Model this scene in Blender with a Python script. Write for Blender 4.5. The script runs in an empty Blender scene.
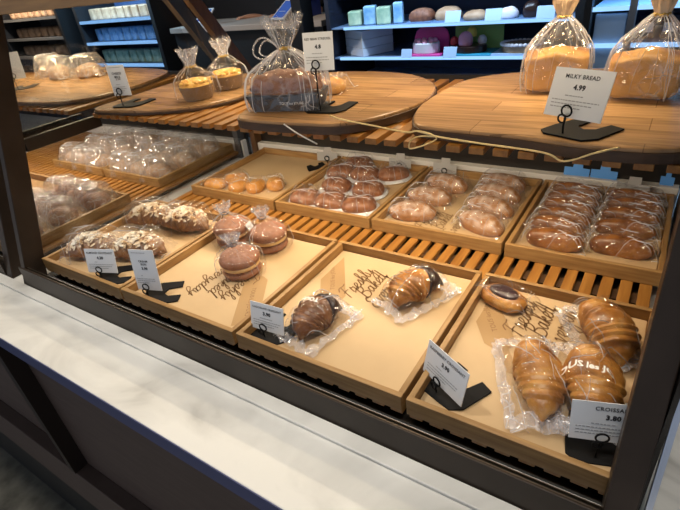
import bpy, bmesh, math, random
from math import sin, cos, pi, radians
from mathutils import Vector, Matrix, noise
from mathutils.bvhtree import BVHTree
random.seed(7)
SC = bpy.context.scene
COL = SC.collection
rnd = random.uniform

# ------------------------------------------------------------------ materials
def mat(name):
    m = bpy.data.materials.new(name); m.use_nodes = True
    nt = m.node_tree; nt.nodes.clear()
    out = nt.nodes.new('ShaderNodeOutputMaterial')
    return m, nt, out
def N(nt, t, **kw):
    n = nt.nodes.new(t)
    for k, v in kw.items():
        if k in n.inputs: n.inputs[k].default_value = v
        else: setattr(n, k, v)
    return n
def c4(c): return (c[0], c[1], c[2], 1)
def ramp(nt, fac, stops):
    r = nt.nodes.new('ShaderNodeValToRGB'); e = r.color_ramp.elements
    while len(e) < len(stops): e.new(0.5)
    for i, (p, c) in enumerate(stops): e[i].position = p; e[i].color = c4(c)
    nt.links.new(fac, r.inputs[0]); return r.outputs[0]
def noise_mat(name, stops, scale=(1,1,1), nscale=5, detail=5, rough=.5, bump=0, bscale=None, metal=0, spec=.5, dist=0, coat=0):
    m, nt, out = mat(name)
    tc = N(nt, 'ShaderNodeTexCoord'); mp = N(nt, 'ShaderNodeMapping'); mp.inputs['Scale'].default_value = scale
    nt.links.new(tc.outputs['Object'], mp.inputs[0])
    n = N(nt, 'ShaderNodeTexNoise', Scale=nscale, Detail=detail, Distortion=dist); nt.links.new(mp.outputs[0], n.inputs[0])
    b = N(nt, 'ShaderNodeBsdfPrincipled', Roughness=rough, Metallic=metal)
    b.inputs['Specular IOR Level'].default_value = spec
    b.inputs['Coat Weight'].default_value = coat
    nt.links.new(ramp(nt, n.outputs['Fac'], stops), b.inputs['Base Color'])
    if bump:
        n2 = N(nt, 'ShaderNodeTexNoise', Scale=bscale or nscale*3, Detail=4); nt.links.new(mp.outputs[0], n2.inputs[0])
        bp = N(nt, 'ShaderNodeBump', Strength=bump, Distance=.004); nt.links.new(n2.outputs['Fac'], bp.inputs['Height'])
        nt.links.new(bp.outputs[0], b.inputs['Normal'])
    nt.links.new(b.outputs[0], out.inputs[0]); return m
def plain(name, c, rough=.5, metal=0, spec=.5, emit=0):
    m, nt, out = mat(name)
    b = N(nt, 'ShaderNodeBsdfPrincipled', Roughness=rough, Metallic=metal); b.inputs['Base Color'].default_value = c4(c)
    b.inputs['Specular IOR Level'].default_value = spec
    if emit: b.inputs['Emission Color'].default_value = c4(c); b.inputs['Emission Strength'].default_value = emit
    nt.links.new(b.outputs[0], out.inputs[0]); return m
def emitm(name, c, s):
    m, nt, out = mat(name)
    e = N(nt, 'ShaderNodeEmission', Strength=s); e.inputs[0].default_value = c4(c)
    nt.links.new(e.outputs[0], out.inputs[0]); return m
def film(name, milky=.03, gloss=.05, tint=(.97,.97,.975), vs=55, rough=.10, mc=(.85,.86,.9), crease=.30):
    """clear crinkled wrapping film: transparent, glossy by angle, paler along its creases"""
    m, nt, out = mat(name)
    tc = N(nt, 'ShaderNodeTexCoord')
    n = N(nt, 'ShaderNodeTexNoise', Scale=26, Detail=2); nt.links.new(tc.outputs['Object'], n.inputs[0])
    ad = N(nt, 'ShaderNodeVectorMath', operation='MULTIPLY_ADD'); nt.links.new(n.outputs['Color'], ad.inputs[0]); ad.inputs[1].default_value = (.035,.035,.035); nt.links.new(tc.outputs['Object'], ad.inputs[2])
    v = N(nt, 'ShaderNodeTexVoronoi', feature='DISTANCE_TO_EDGE', Scale=vs); nt.links.new(ad.outputs[0], v.inputs['Vector'])
    mr = N(nt, 'ShaderNodeMapRange'); nt.links.new(v.outputs['Distance'], mr.inputs[0]); mr.inputs[1].default_value = 0; mr.inputs[2].default_value = .07; mr.inputs[3].default_value = 1; mr.inputs[4].default_value = 0
    ms = N(nt, 'ShaderNodeMapRange'); nt.links.new(n.outputs['Fac'], ms.inputs[0]); ms.inputs[1].default_value = .45; ms.inputs[2].default_value = .62; ms.inputs[4].default_value = crease
    cr = N(nt, 'ShaderNodeMath', operation='MULTIPLY'); nt.links.new(mr.outputs[0], cr.inputs[0]); nt.links.new(ms.outputs[0], cr.inputs[1])
    bp = N(nt, 'ShaderNodeBump', Strength=1, Distance=.010); nt.links.new(v.outputs['Distance'], bp.inputs['Height'])
    tr = N(nt, 'ShaderNodeBsdfTransparent'); tr.inputs[0].default_value = c4(tint)
    gl = N(nt, 'ShaderNodeBsdfGlossy', Roughness=rough); gl.inputs[0].default_value = (1,1,1,1); nt.links.new(bp.outputs[0], gl.inputs['Normal'])
    di = N(nt, 'ShaderNodeBsdfDiffuse'); di.inputs[0].default_value = c4(mc)
    fr = N(nt, 'ShaderNodeLayerWeight', Blend=.5)
    pw = N(nt, 'ShaderNodeMath', operation='POWER'); nt.links.new(fr.outputs['Facing'], pw.inputs[0]); pw.inputs[1].default_value = 4
    ma = N(nt, 'ShaderNodeMath', operation='MULTIPLY_ADD', use_clamp=True); nt.links.new(pw.outputs[0], ma.inputs[0]); ma.inputs[1].default_value = .30; ma.inputs[2].default_value = gloss
    mk = N(nt, 'ShaderNodeMath', operation='ADD', use_clamp=True); nt.links.new(cr.outputs[0], mk.inputs[0]); mk.inputs[1].default_value = milky
    m1 = N(nt, 'ShaderNodeMixShader'); nt.links.new(mk.outputs[0], m1.inputs[0]); nt.links.new(tr.outputs[0], m1.inputs[1]); nt.links.new(di.outputs[0], m1.inputs[2])
    m2 = N(nt, 'ShaderNodeMixShader'); nt.links.new(ma.outputs[0], m2.inputs[0]); nt.links.new(m1.outputs[0], m2.inputs[1]); nt.links.new(gl.outputs[0], m2.inputs[2])
    nt.links.new(m2.outputs[0], out.inputs[0]); return m
def glass(name, tint, refl):
    m, nt, out = mat(name)
    tr = N(nt, 'ShaderNodeBsdfTransparent'); tr.inputs[0].default_value = c4(tint)
    gl = N(nt, 'ShaderNodeBsdfGlossy', Roughness=.02)
    fr = N(nt, 'ShaderNodeLayerWeight', Blend=.5)
    pw = N(nt, 'ShaderNodeMath', operation='POWER'); nt.links.new(fr.outputs['Facing'], pw.inputs[0]); pw.inputs[1].default_value = 5
    ma = N(nt, 'ShaderNodeMath', operation='MULTIPLY_ADD', use_clamp=True); nt.links.new(pw.outputs[0], ma.inputs[0]); ma.inputs[1].default_value = .8; ma.inputs[2].default_value = refl
    mx = N(nt, 'ShaderNodeMixShader'); nt.links.new(ma.outputs[0], mx.inputs[0]); nt.links.new(tr.outputs[0], mx.inputs[1]); nt.links.new(gl.outputs[0], mx.inputs[2])
    nt.links.new(mx.outputs[0], out.inputs[0]); return m
def topdust(name, base_stops, dust, amount, nscale=40, rough=.6, zlo=.35, zhi=.9, bump=.3):
    """baked crust with a dusting (powder, browning) lying on its upward faces"""
    m, nt, out = mat(name)
    tc = N(nt, 'ShaderNodeTexCoord')
    n = N(nt, 'ShaderNodeTexNoise', Scale=nscale, Detail=6); nt.links.new(tc.outputs['Object'], n.inputs[0])
    n3 = N(nt, 'ShaderNodeTexNoise', Scale=nscale*1.8, Detail=6); nt.links.new(tc.outputs['Object'], n3.inputs[0])
    base = ramp(nt, n.outputs['Fac'], base_stops)
    sp = N(nt, 'ShaderNodeSeparateXYZ'); nt.links.new(tc.outputs['Normal'], sp.inputs[0])
    mr = N(nt, 'ShaderNodeMapRange'); nt.links.new(sp.outputs[2], mr.inputs[0]); mr.inputs[1].default_value = zlo; mr.inputs[2].default_value = zhi
    mr2 = N(nt, 'ShaderNodeMapRange'); nt.links.new(n3.outputs['Fac'], mr2.inputs[0]); mr2.inputs[1].default_value = .38; mr2.inputs[2].default_value = .62; mr2.inputs[4].default_value = amount
    mu = N(nt, 'ShaderNodeMath', operation='MULTIPLY'); nt.links.new(mr.outputs[0], mu.inputs[0]); nt.links.new(mr2.outputs[0], mu.inputs[1])
    mx = N(nt, 'ShaderNodeMix', data_type='RGBA'); nt.links.new(mu.outputs[0], mx.inputs[0]); nt.links.new(base, mx.inputs[6]); mx.inputs[7].default_value = c4(dust)
    b = N(nt, 'ShaderNodeBsdfPrincipled', Roughness=rough); nt.links.new(mx.outputs[2], b.inputs['Base Color'])
    bp = N(nt, 'ShaderNodeBump', Strength=bump, Distance=.003); nt.links.new(n3.outputs['Fac'], bp.inputs['Height']); nt.links.new(bp.outputs[0], b.inputs['Normal'])
    nt.links.new(b.outputs[0], out.inputs[0]); return m
def board_mat(name, cols, row=.05):
    m, nt, out = mat(name)
    tc = N(nt, 'ShaderNodeTexCoord'); mp = N(nt, 'ShaderNodeMapping'); nt.links.new(tc.outputs['Object'], mp.inputs[0])
    br = N(nt, 'ShaderNodeTexBrick', Scale=1.0); br.inputs['Brick Width'].default_value = .42; br.inputs['Row Height'].default_value = row; br.inputs['Mortar Size'].default_value = .0006
    br.inputs['Color1'].default_value = c4(cols[0]); br.inputs['Color2'].default_value = c4(cols[1]); br.inputs['Mortar'].default_value = c4([x*.6 for x in cols[1]])
    nt.links.new(mp.outputs[0], br.inputs[0])
    mp2 = N(nt, 'ShaderNodeMapping'); mp2.inputs['Scale'].default_value = (4, 45, 45); nt.links.new(tc.outputs['Object'], mp2.inputs[0])
    n = N(nt, 'ShaderNodeTexNoise', Scale=1.6, Detail=6, Distortion=1.2); nt.links.new(mp2.outputs[0], n.inputs[0])
    g = ramp(nt, n.outputs['Fac'], [(.3, (.62,.62,.62)), (.62, (1.1,1.08,1.05))])
    mx = N(nt, 'ShaderNodeMix', data_type='RGBA', blend_type='MULTIPLY'); mx.inputs[0].default_value = 1
    nt.links.new(br.outputs[0], mx.inputs[6]); nt.links.new(g, mx.inputs[7])
    b = N(nt, 'ShaderNodeBsdfPrincipled', Roughness=.27); nt.links.new(mx.outputs[2], b.inputs['Base Color'])
    nt.links.new(b.outputs[0], out.inputs[0]); return m

M = {}
M['oak_x'] = noise_mat('tray_oak', [(.3,(.26,.135,.043)),(.7,(.41,.24,.088))], (6,60,60), 2.2, 6, .5)
M['oak_y'] = noise_mat('tray_oak_lengthwise', [(.3,(.26,.135,.043)),(.7,(.41,.24,.088))], (60,6,60), 2.2, 6, .5)
M['slat'] = noise_mat('slat_wood', [(.3,(.25,.10,.017)),(.7,(.39,.18,.038))], (60,5,60), 2, 5, .42)
M['kraft'] = noise_mat('kraft_paper', [(.3,(.50,.345,.185)),(.7,(.56,.395,.215))], (1,1,1), 9, 4, .6, bump=.12, bscale=14)
M['kraft_ink'] = plain('brown_print', (.20,.10,.036), .7)
M['paddle_ink'] = plain('tan_print', (.40,.245,.105), .7)
M['frame'] = noise_mat('bronze_frame', [(.3,(.024,.016,.011)),(.7,(.036,.024,.017))], (3,3,3), 6, 3, .42, spec=.22)
M['frame_in'] = plain('dark_track', (.012,.009,.007), .4)
M['alu'] = plain('track_ridge', (.16,.13,.10), .32, .7)
M['steel'] = plain('brushed_steel', (.45,.48,.55), .3, .9)
M['woodbeam'] = noise_mat('walnut_beam', [(.3,(.24,.12,.035)),(.7,(.38,.20,.06))], (6,60,60), 2, 5, .4)
M['rearpost'] = noise_mat('rear_post_brown', [(.3,(.07,.032,.012)),(.7,(.12,.058,.022))], (40,40,5), 2, 5, .4)
M['rearpost_grey'] = plain('rear_post_grey', (.07,.068,.072), .4)
M['marble'] = noise_mat('white_marble', [(.28,(.40,.39,.37)),(.40,(.66,.65,.62)),(.54,(.80,.79,.755))], (1.0,1.6,1), 3.6, 8, .3, dist=1.2)
M['panel'] = noise_mat('counter_panel', [(.3,(.092,.060,.048)),(.7,(.120,.082,.066))], (4,4,40), 2, 5, .5)
M['panel_dark'] = plain('counter_stile', (.028,.018,.014), .45)
M['black'] = plain('black', (.008,.008,.009), .5)
M['floor'] = noise_mat('stone_floor', [(.3,(.08,.075,.06)),(.65,(.20,.19,.155))], (1,1,1), 14, 8, .6, bump=.2)
M['wall'] = plain('back_wall', (.05,.055,.07), .8)
M['ceil'] = plain('ceiling', (.16,.16,.16), .8)
M['plast'] = plain('black_plastic', (.008,.008,.009), .6, 0, .12)
M['card'] = plain('white_card', (.70,.72,.75), .35)
M['cardback'] = plain('card_back', (.40,.39,.37), .45)
M['bluecard'] = plain('blue_card', (.10,.33,.80), .35)  # blue light painted into the colour of the tag backs
M['ink'] = plain('ink', (.02,.02,.025), .6)
M['greyink'] = plain('fine_print', (.30,.31,.33), .6)
M['film'] = film('cellophane', .006, .045, crease=.09, rough=.07)
M['film_soft'] = film('soft_film', .012, .05, crease=.13)
M['film_pleat'] = film('pleated_film', .05, .07, vs=38, crease=.32)
M['film_milky'] = film('frosted_film', .27, .06, rough=.2, mc=(.82,.82,.88))
M['film_neigh'] = film('crumpled_film', .14, .12, vs=40, mc=(.9,.85,.80), crease=.5)
_m, _nt, _o = mat('film_fold'); _t = N(_nt, 'ShaderNodeBsdfTransparent'); _p = N(_nt, 'ShaderNodeBsdfPrincipled', Roughness=.15); _p.inputs['Base Color'].default_value = (.86,.87,.92,1); _x = N(_nt, 'ShaderNodeMixShader'); _x.inputs[0].default_value = .42
_nt.links.new(_t.outputs[0], _x.inputs[1]); _nt.links.new(_p.outputs[0], _x.inputs[2]); _nt.links.new(_x.outputs[0], _o.inputs[0]); M['fold'] = _m  # whitish film folds, painted highlight streaks
M['glass'] = glass('clear_glass', (.90,.91,.92), .045)
M['crust'] = noise_mat('croissant_crust', [(.30,(.19,.065,.011)),(.48,(.42,.175,.032)),(.68,(.66,.36,.095))], (1,1,1), 26, 5, .36, bump=.35, bscale=90)
M['crust_dark'] = noise_mat('dark_crust', [(.3,(.075,.025,.008)),(.52,(.19,.07,.018)),(.75,(.36,.16,.045))], (1,1,1), 26, 5, .34, bump=.35, bscale=90)
M['choc'] = noise_mat('chocolate', [(.3,(.018,.008,.006)),(.7,(.04,.018,.012))], (1,1,1), 20, 3, .3)
M['almondbread'] = topdust('almond_croissant', [(.3,(.15,.055,.016)),(.7,(.38,.18,.06))], (.75,.66,.55), .5, 40)
M['almond'] = noise_mat('almond_flake', [(.35,(.48,.28,.12)),(.52,(.80,.68,.50)),(.65,(.88,.82,.72))], (1,1,1), 60, 2, .6)
M['bun'] = topdust('dusted_bun', [(.3,(.22,.085,.04)),(.7,(.34,.14,.07))], (.55,.38,.32), .22, 70)
M['cream'] = plain('pale_bread', (.72,.47,.20), .6)
M['orangebread'] = noise_mat('orange_pastry', [(.3,(.42,.16,.025)),(.7,(.70,.36,.08))], (1,1,1), 30, 5, .4, bump=.3)
M['redbread'] = topdust('brown_roll', [(.3,(.13,.04,.014)),(.7,(.32,.12,.04))], (.55,.38,.26), .14, 40, .4)
M['sugarbread'] = topdust('sugared_roll', [(.3,(.24,.09,.022)),(.7,(.44,.20,.06))], (.88,.82,.74), .5, 28, .6, .15, .75)
M['longroll'] = noise_mat('glazed_roll', [(.3,(.10,.03,.005)),(.52,(.27,.095,.015)),(.75,(.52,.24,.045))], (1,1,1), 22, 5, .34, bump=.3)
M['purple'] = noise_mat('berry_filling', [(.3,(.022,.010,.012)),(.7,(.06,.028,.034))], (1,1,1), 50, 3, .3)
M['milkbread'] = topdust('milk_bread', [(.3,(.60,.31,.075)),(.7,(.70,.40,.12))], (.36,.13,.03), .9, 12, .5, .3, .8)
M['cakered'] = topdust('loaf_cake', [(.3,(.12,.038,.018)),(.7,(.26,.095,.042))], (.50,.30,.21), .35, 50)
M['navy'] = plain('navy_carton', (.005,.009,.022), .45)
M['papercup'] = noise_mat('paper_cup', [(.3,(.20,.12,.055)),(.7,(.28,.17,.08))], (1,1,1), 20, 3, .6)
M['corn'] = noise_mat('yellow_topping', [(.3,(.60,.28,.04)),(.55,(.85,.52,.11)),(.75,(.9,.70,.32))], (1,1,1), 60, 4, .45)
M['tie'] = plain('gold_tie', (.55,.38,.10), .35, .5)
M['gold'] = plain('gold_cord', (.92,.74,.36), .3, .35)
M['whitecord'] = plain('white_cord', (.8,.8,.78), .6)
M['beige'] = noise_mat('beige_bag_top', [(.3,(.62,.45,.27)),(.7,(.74,.58,.40))], (1,1,1), 30, 3, .5)
M['board1'] = board_mat('acacia_board', [(.46,.27,.125),(.31,.175,.08)])
M['board2'] = board_mat('acacia_board_pale', [(.52,.31,.145),(.41,.235,.105)])
M['bark'] = noise_mat('board_edge', [(.3,(.05,.026,.013)),(.7,(.09,.047,.022))], (8,8,50), 3, 4, .5)  # dark brown with the shade of the board sides painted in
M['shelfblue'] = emitm('shelf_light', (.30,.58,1.0), 1.35)
M['fr_in'] = plain('fridge_lining', (.03,.055,.12), .6)
M['fr_shelf'] = plain('fridge_shelf', (.18,.30,.50), .3)
M['darkgloss'] = plain('dark_gloss', (.015,.018,.03), .25)
M['whitebox'] = plain('white_carton', (.62,.66,.72), .5)
M['greybox'] = plain('grey_carton', (.13,.125,.12), .5)
M['sill'] = plain('white_sill', (.72,.70,.66), .4)
M['edge'] = plain('slate_blue_edge', (.085,.095,.20), .35)  # bluish shade of the marble's front edge as a colour
M['print_white'] = plain('white_print', (.92,.90,.84), .5)
M['pink'] = plain('pink_carton', (.72,.07,.32), .45)
M['palepink'] = plain('pink_icing', (.85,.38,.52), .45)
M['whitecake'] = plain('white_icing', (.80,.76,.80), .5)
M['green'] = plain('green_panel', (.28,.48,.14), .5)
M['yellow'] = plain('yellow_icing', (.82,.62,.12), .5)
M['red'] = plain('red_icing', (.55,.05,.05), .5)
M['teal'] = plain('teal_board', (.03,.32,.48), .5)
M['lightblue'] = plain('pale_blue_label', (.48,.66,.88), .5)
M['counterwhite'] = plain('pale_counter', (.42,.37,.33), .4)
M['skin'] = plain('skin', (.42,.22,.14), .5)
M['shirt'] = plain('black_shirt', (.010,.010,.012), .8)
M['hair'] = plain('dark_hair', (.01,.008,.006), .5)
M['screen'] = emitm('blue_screen', (.045,.10,.36), 1.0)
M['device'] = plain('white_device', (.55,.56,.60), .35)
M['tan'] = noise_mat('tan_goods', [(.3,(.30,.17,.09)),(.7,(.55,.36,.22))], (1,1,1), 14, 4, .5)
M['bluegoods'] = noise_mat('pale_blue_goods', [(.3,(.10,.28,.50)),(.7,(.40,.62,.80))], (1,1,1), 16, 3, .5)
M['greengoods'] = noise_mat('pale_green_goods', [(.3,(.20,.36,.25)),(.7,(.55,.66,.45))], (1,1,1), 16, 3, .5)
M['lamp'] = emitm('warm_led', (1.0,.74,.42), 6)
M['ceil_lamp'] = emitm('ceiling_lamp', (1.0,.86,.68), 6)

# ------------------------------------------------------------------ mesh helpers
class MB:
    def __init__(s): s.v = []; s.f = []
    def add(s, vs, fs):
        o = len(s.v); s.v += [tuple(v) for v in vs]; s.f += [tuple(i+o for i in f) for f in fs]; return s
    def box(s, x0, x1, y0, y1, z0, z1, mtx=None):
        vs = [Vector((x, y, z)) for z in (z0, z1) for y in (y0, y1) for x in (x0, x1)]
        if mtx: vs = [mtx @ v for v in vs]
        return s.add(vs, [(0,2,3,1),(4,5,7,6),(0,1,5,4),(2,6,7,3),(0,4,6,2),(1,3,7,5)])
    def hexa(s, lo, hi):   # two quads, lower and upper
        return s.add(list(lo)+list(hi), [(3,2,1,0),(4,5,6,7),(0,1,5,4),(1,2,6,5),(2,3,7,6),(3,0,4,7)])
    def prism(s, pts, z0, z1, mtx=None):
        n = len(pts); vs = [Vector((x, y, z0)) for x, y in pts]+[Vector((x, y, z1)) for x, y in pts]
        if mtx: vs = [mtx @ v for v in vs]
        return s.add(vs, [tuple(range(n-1, -1, -1)), tuple(range(n, 2*n))]+[(i, (i+1) % n, (i+1) % n+n, i+n) for i in range(n)])
    def rings(s, R, cap=True, close=True):
        n = len(R[0]); vs = [p for r in R for p in r]; fs = []
        for i in range(len(R)-1):
            for j in range(n if close else n-1):
                k = (j+1) % n; fs.append((i*n+j, i*n+k, (i+1)*n+k, (i+1)*n+j))
        if cap: fs += [tuple(range(n-1, -1, -1)), tuple((len(R)-1)*n+j for j in range(n))]
        return s.add(vs, fs)
    def tube(s, pts, r, n=8, closed=False):
        pts = [Vector(p) for p in pts]; R = []; m = len(pts)
        for i, p in enumerate(pts):
            a = pts[(i-1) % m] if closed or i else p; b = pts[(i+1) % m] if closed or i < m-1 else p
            t = (b-a).normalized(); u = t.cross(Vector((0.13,.2,1))).normalized(); w = t.cross(u)
            rr = r[i] if isinstance(r, (list, tuple)) else r
            R.append([p+(u*cos(2*pi*j/n)+w*sin(2*pi*j/n))*rr for j in range(n)])
        if closed: R.append(R[0])
        return s.rings(R, cap=not closed)
    def done(s, name, m, parent=None, smooth=False, bevel=0, loc=None, rz=0, m2=None, n2=0):
        me = bpy.data.meshes.new(name); me.from_pydata(s.v, [], s.f); 
        bm = bmesh.new(); bm.from_mesh(me); bmesh.ops.recalc_face_normals(bm, faces=bm.faces); bm.to_mesh(me); bm.free()
        me.materials.append(m)
        if m2:
            me.materials.append(m2)
            for k in range(n2, len(me.polygons)): me.polygons[k].material_index = 1
        if smooth: me.polygons.foreach_set('use_smooth', [True]*len(me.polygons))
        o = bpy.data.objects.new(name, me); COL.objects.link(o)
        if parent: o.parent = parent
        if loc: o.location = loc
        if rz: o.rotation_euler = (0, 0, rz)
        if bevel:
            b = o.modifiers.new('bevel', 'BEVEL'); b.width = bevel; b.segments = 2; b.limit_method = 'ANGLE'
        return o
def thing(name, label, cat, loc=(0,0,0), rz=0, group=None):
    o = bpy.data.objects.new(name, None); o.empty_display_size = .02; COL.objects.link(o)
    o.location = loc; o.rotation_euler = (0, 0, rz); tag(o, label, cat, group); return o
def tag(o, label, cat, group=None):
    o['label'] = label; o['category'] = cat
    if group: o['group'] = group
    return o
def struct(o): o['kind'] = 'structure'; return o
def dup(root, loc, rz, label, group=None, scale=None):
    r = root.copy(); COL.objects.link(r); r.location = loc; r.rotation_euler = (0, 0, rz); r['label'] = label
    if group: r['group'] = group
    if scale: r.scale = scale
    for ch in list(root.children):
        c = ch.copy(); COL.objects.link(c); c.parent = r
        for g in list(ch.children):
            d = g.copy(); COL.objects.link(d); d.parent = c
    return r
def smoothpts(P, k=5):
    out = []; n = len(P); P = [Vector(p) for p in P]
    for i in range(n-1):
        a, b, c, d = P[max(i-1,0)], P[i], P[i+1], P[min(i+2,n-1)]
        for j in range(k):
            t = j/k; out.append(.5*((2*b)+(c-a)*t+(2*a-5*b+4*c-d)*t*t+(3*b-a-3*c+d)*t**3))
    out.append(P[-1]); return out
def closedsmooth(P, k=6):
    P = [Vector((x, y, 0)) for x, y in P]; n = len(P); out = []
    for i in range(n):
        a, b, c, d = P[i-1], P[i], P[(i+1) % n], P[(i+2) % n]
        for j in range(k):
            t = j/k; q = .5*((2*b)+(c-a)*t+(2*a-5*b+4*c-d)*t*t+(3*b-a-3*c+d)*t**3); out.append((q.x, q.y))
    return out

# block lettering (built-in font turned into a mesh)
def text_mesh(body, size, spacing=1.0, align='CENTER', bold=0):
    cu = bpy.data.curves.new('lettering', 'FONT'); cu.body = body; cu.size = size; cu.align_x = align; cu.space_character = spacing
    cu.resolution_u = 2; cu.offset = bold
    o = bpy.data.objects.new('lettering', cu); COL.objects.link(o)
    dg = bpy.context.evaluated_depsgraph_get(); me = bpy.data.meshes.new_from_object(o.evaluated_get(dg))
    bpy.data.objects.remove(o); bpy.data.curves.remove(cu)
    vs = [v.co.copy() for v in me.vertices]; fs = [tuple(p.vertices) for p in me.polygons]; bpy.data.meshes.remove(me)
    return vs, fs
# hand-written lettering
GL = {
 'F': ([[(.1,-.05),(.2,.5),(.32,.95)],[(.0,.82),(.2,1.02),(.5,.96),(.72,1.0)],[(.08,.5),(.3,.56),(.5,.52)]], .6),
 'r': ([[(0,.1),(.1,.55),(.13,.42),(.28,.42),(.25,.12),(.34,.03),(.42,.12)]], .38),
 'e': ([[(0,.15),(.22,.28),(.28,.45),(.16,.5),(.05,.28),(.12,.04),(.28,.04),(.4,.18)]], .36),
 's': ([[(0,.08),(.2,.52),(.25,.25),(.16,.0),(.02,.06)],[(.16,.0),(.36,.12)]], .32),
 'h': ([[(0,.15),(.25,.8),(.22,1.02),(.12,.88),(.1,0)],[(.1,.2),(.25,.47),(.33,.34),(.33,.06),(.46,.12)]], .43),
 'l': ([[(0,.15),(.25,.8),(.22,1.02),(.12,.88),(.11,.12),(.2,0),(.32,.14)]], .28),
 'y': ([[(0,.5),(.05,.15),(.2,.1),(.34,.5)],[(.34,.5),(.3,-.2),(.15,-.5),(.0,-.32),(.2,-.02),(.46,.22)]], .44),
 'B': ([[(.1,0),(.16,.5),(.24,1.0)],[(0,.88),(.3,1.06),(.56,.9),(.45,.62),(.2,.54),(.5,.46),(.6,.2),(.4,-.02),(.02,.05)]], .66),
 'a': ([[(.3,.42),(.15,.5),(.03,.22),(.12,.02),(.27,.2),(.34,.5)],[(.34,.5),(.31,.1),(.42,.04),(.5,.14)]], .46),
 'k': ([[(0,.15),(.25,.8),(.22,1.02),(.12,.88),(.1,0)],[(.1,.22),(.3,.5),(.3,.3),(.12,.25),(.34,0),(.46,.12)]], .43),
 'd': ([[(.3,.42),(.15,.5),(.03,.22),(.12,.02),(.27,.2),(.4,1.02)],[(.4,1.02),(.31,.1),(.42,.04),(.5,.14)]], .46),
 'E': ([[(.52,.88),(.3,1.03),(.1,.82),(.3,.55),(.08,.38),(.05,.14),(.25,-.02),(.55,.16)]], .56),
 'v': ([[(0,.42),(.1,.5),(.16,.03),(.35,.46),(.46,.44)]], .42)}
def script_into(mb, word, size, x0, y0, w, z):
    x = 0
    for ch in word:
        st, adv = GL[ch]
        for L in st:
            P = smoothpts([((x+px+.28*py)*size, py*size, 0) for px, py in L], 3)
            for i in range(len(P)-1):
                a, b = P[i], P[i+1]; d = b-a
                if d.length < 1e-7: continue
                n = Vector((-d.y, d.x, 0)).normalized()*w*.5; e = d.normalized()*w*.25
                mb.add([(x0+q.x, y0+q.y, z) for q in (a-n-e, b-n+e, b+n+e, a+n-e)], [(0,1,2,3)])
        x += adv

# ------------------------------------------------------------------ setting
FZ = -1.13; BZ = -1.0
struct(MB().box(-8, 5, -3, 4.6, FZ-.1, FZ).done('floor', M['floor']))
struct(MB().box(-8, 5, 4.5, 4.6, FZ, 2.0).done('wall_back', M['wall']))
struct(MB().box(-8.1, -8, -3, 4.6, FZ, 2.0).done('wall_left', M['wall']))
struct(MB().box(5, 5.1, -3, 4.6, FZ, 2.0).done('wall_right', M['wall']))
struct(MB().box(-8, 5, -3, 4.6, 2.0, 2.1).done('ceiling', M['ceil']))
# marble-topped service counter
ct = thing('service_counter', 'long dark panelled counter with a white marble top under the bakery cases', 'counter', (0,0,FZ))
Zc = -FZ
cy = lambda x: -.1615-.0275*x      # front edge line
MB().hexa([(-2.2,cy(0),Zc-.022),(2.6,-.188,Zc-.022),(2.6,.95,Zc-.022),(-2.2,.95,Zc-.022)], [(-2.2,cy(0),Zc),(2.6,-.188,Zc),(2.6,.95,Zc),(-2.2,.95,Zc)]).done('marble_top', M['marble'], ct, bevel=.0015)
MB().hexa([(-2.2,cy(0)-.0012,Zc-.034),(2.6,-.1892,Zc-.034),(2.6,-.186,Zc-.034),(-2.2,cy(0)+.002,Zc-.034)],[(-2.2,cy(0)-.0012,Zc-.001),(2.6,-.1892,Zc-.001),(2.6,-.186,Zc-.001),(-2.2,cy(0)+.002,Zc-.001)]).done('edge_strip', M['edge'], ct)  # added strip that paints the blue shade on the marble edge
MB().box(-2.2, 2.6, -.072, -.0485, Zc, Zc+.006).done('marble_upstand', M['marble'], ct, bevel=.0015)
MB().box(-2.2, 2.6, -.092, .9, .25, Zc-.022).done('panel', M['panel'], ct)
MB().box(-2.2, 2.6, -.132, -.092, .25, .45).done('bottom_rail', M['panel'], ct, bevel=.002)
for x in (-1.55, -.245, 1.06): MB().box(x, x+.03, -.134, -.092, .448, Zc-.022).done('stile', M['panel_dark'], ct, bevel=.001)
MB().box(-2.2, 2.6, -.130, .9, 0, .25).done('toe_kick', M['black'], ct)

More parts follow.
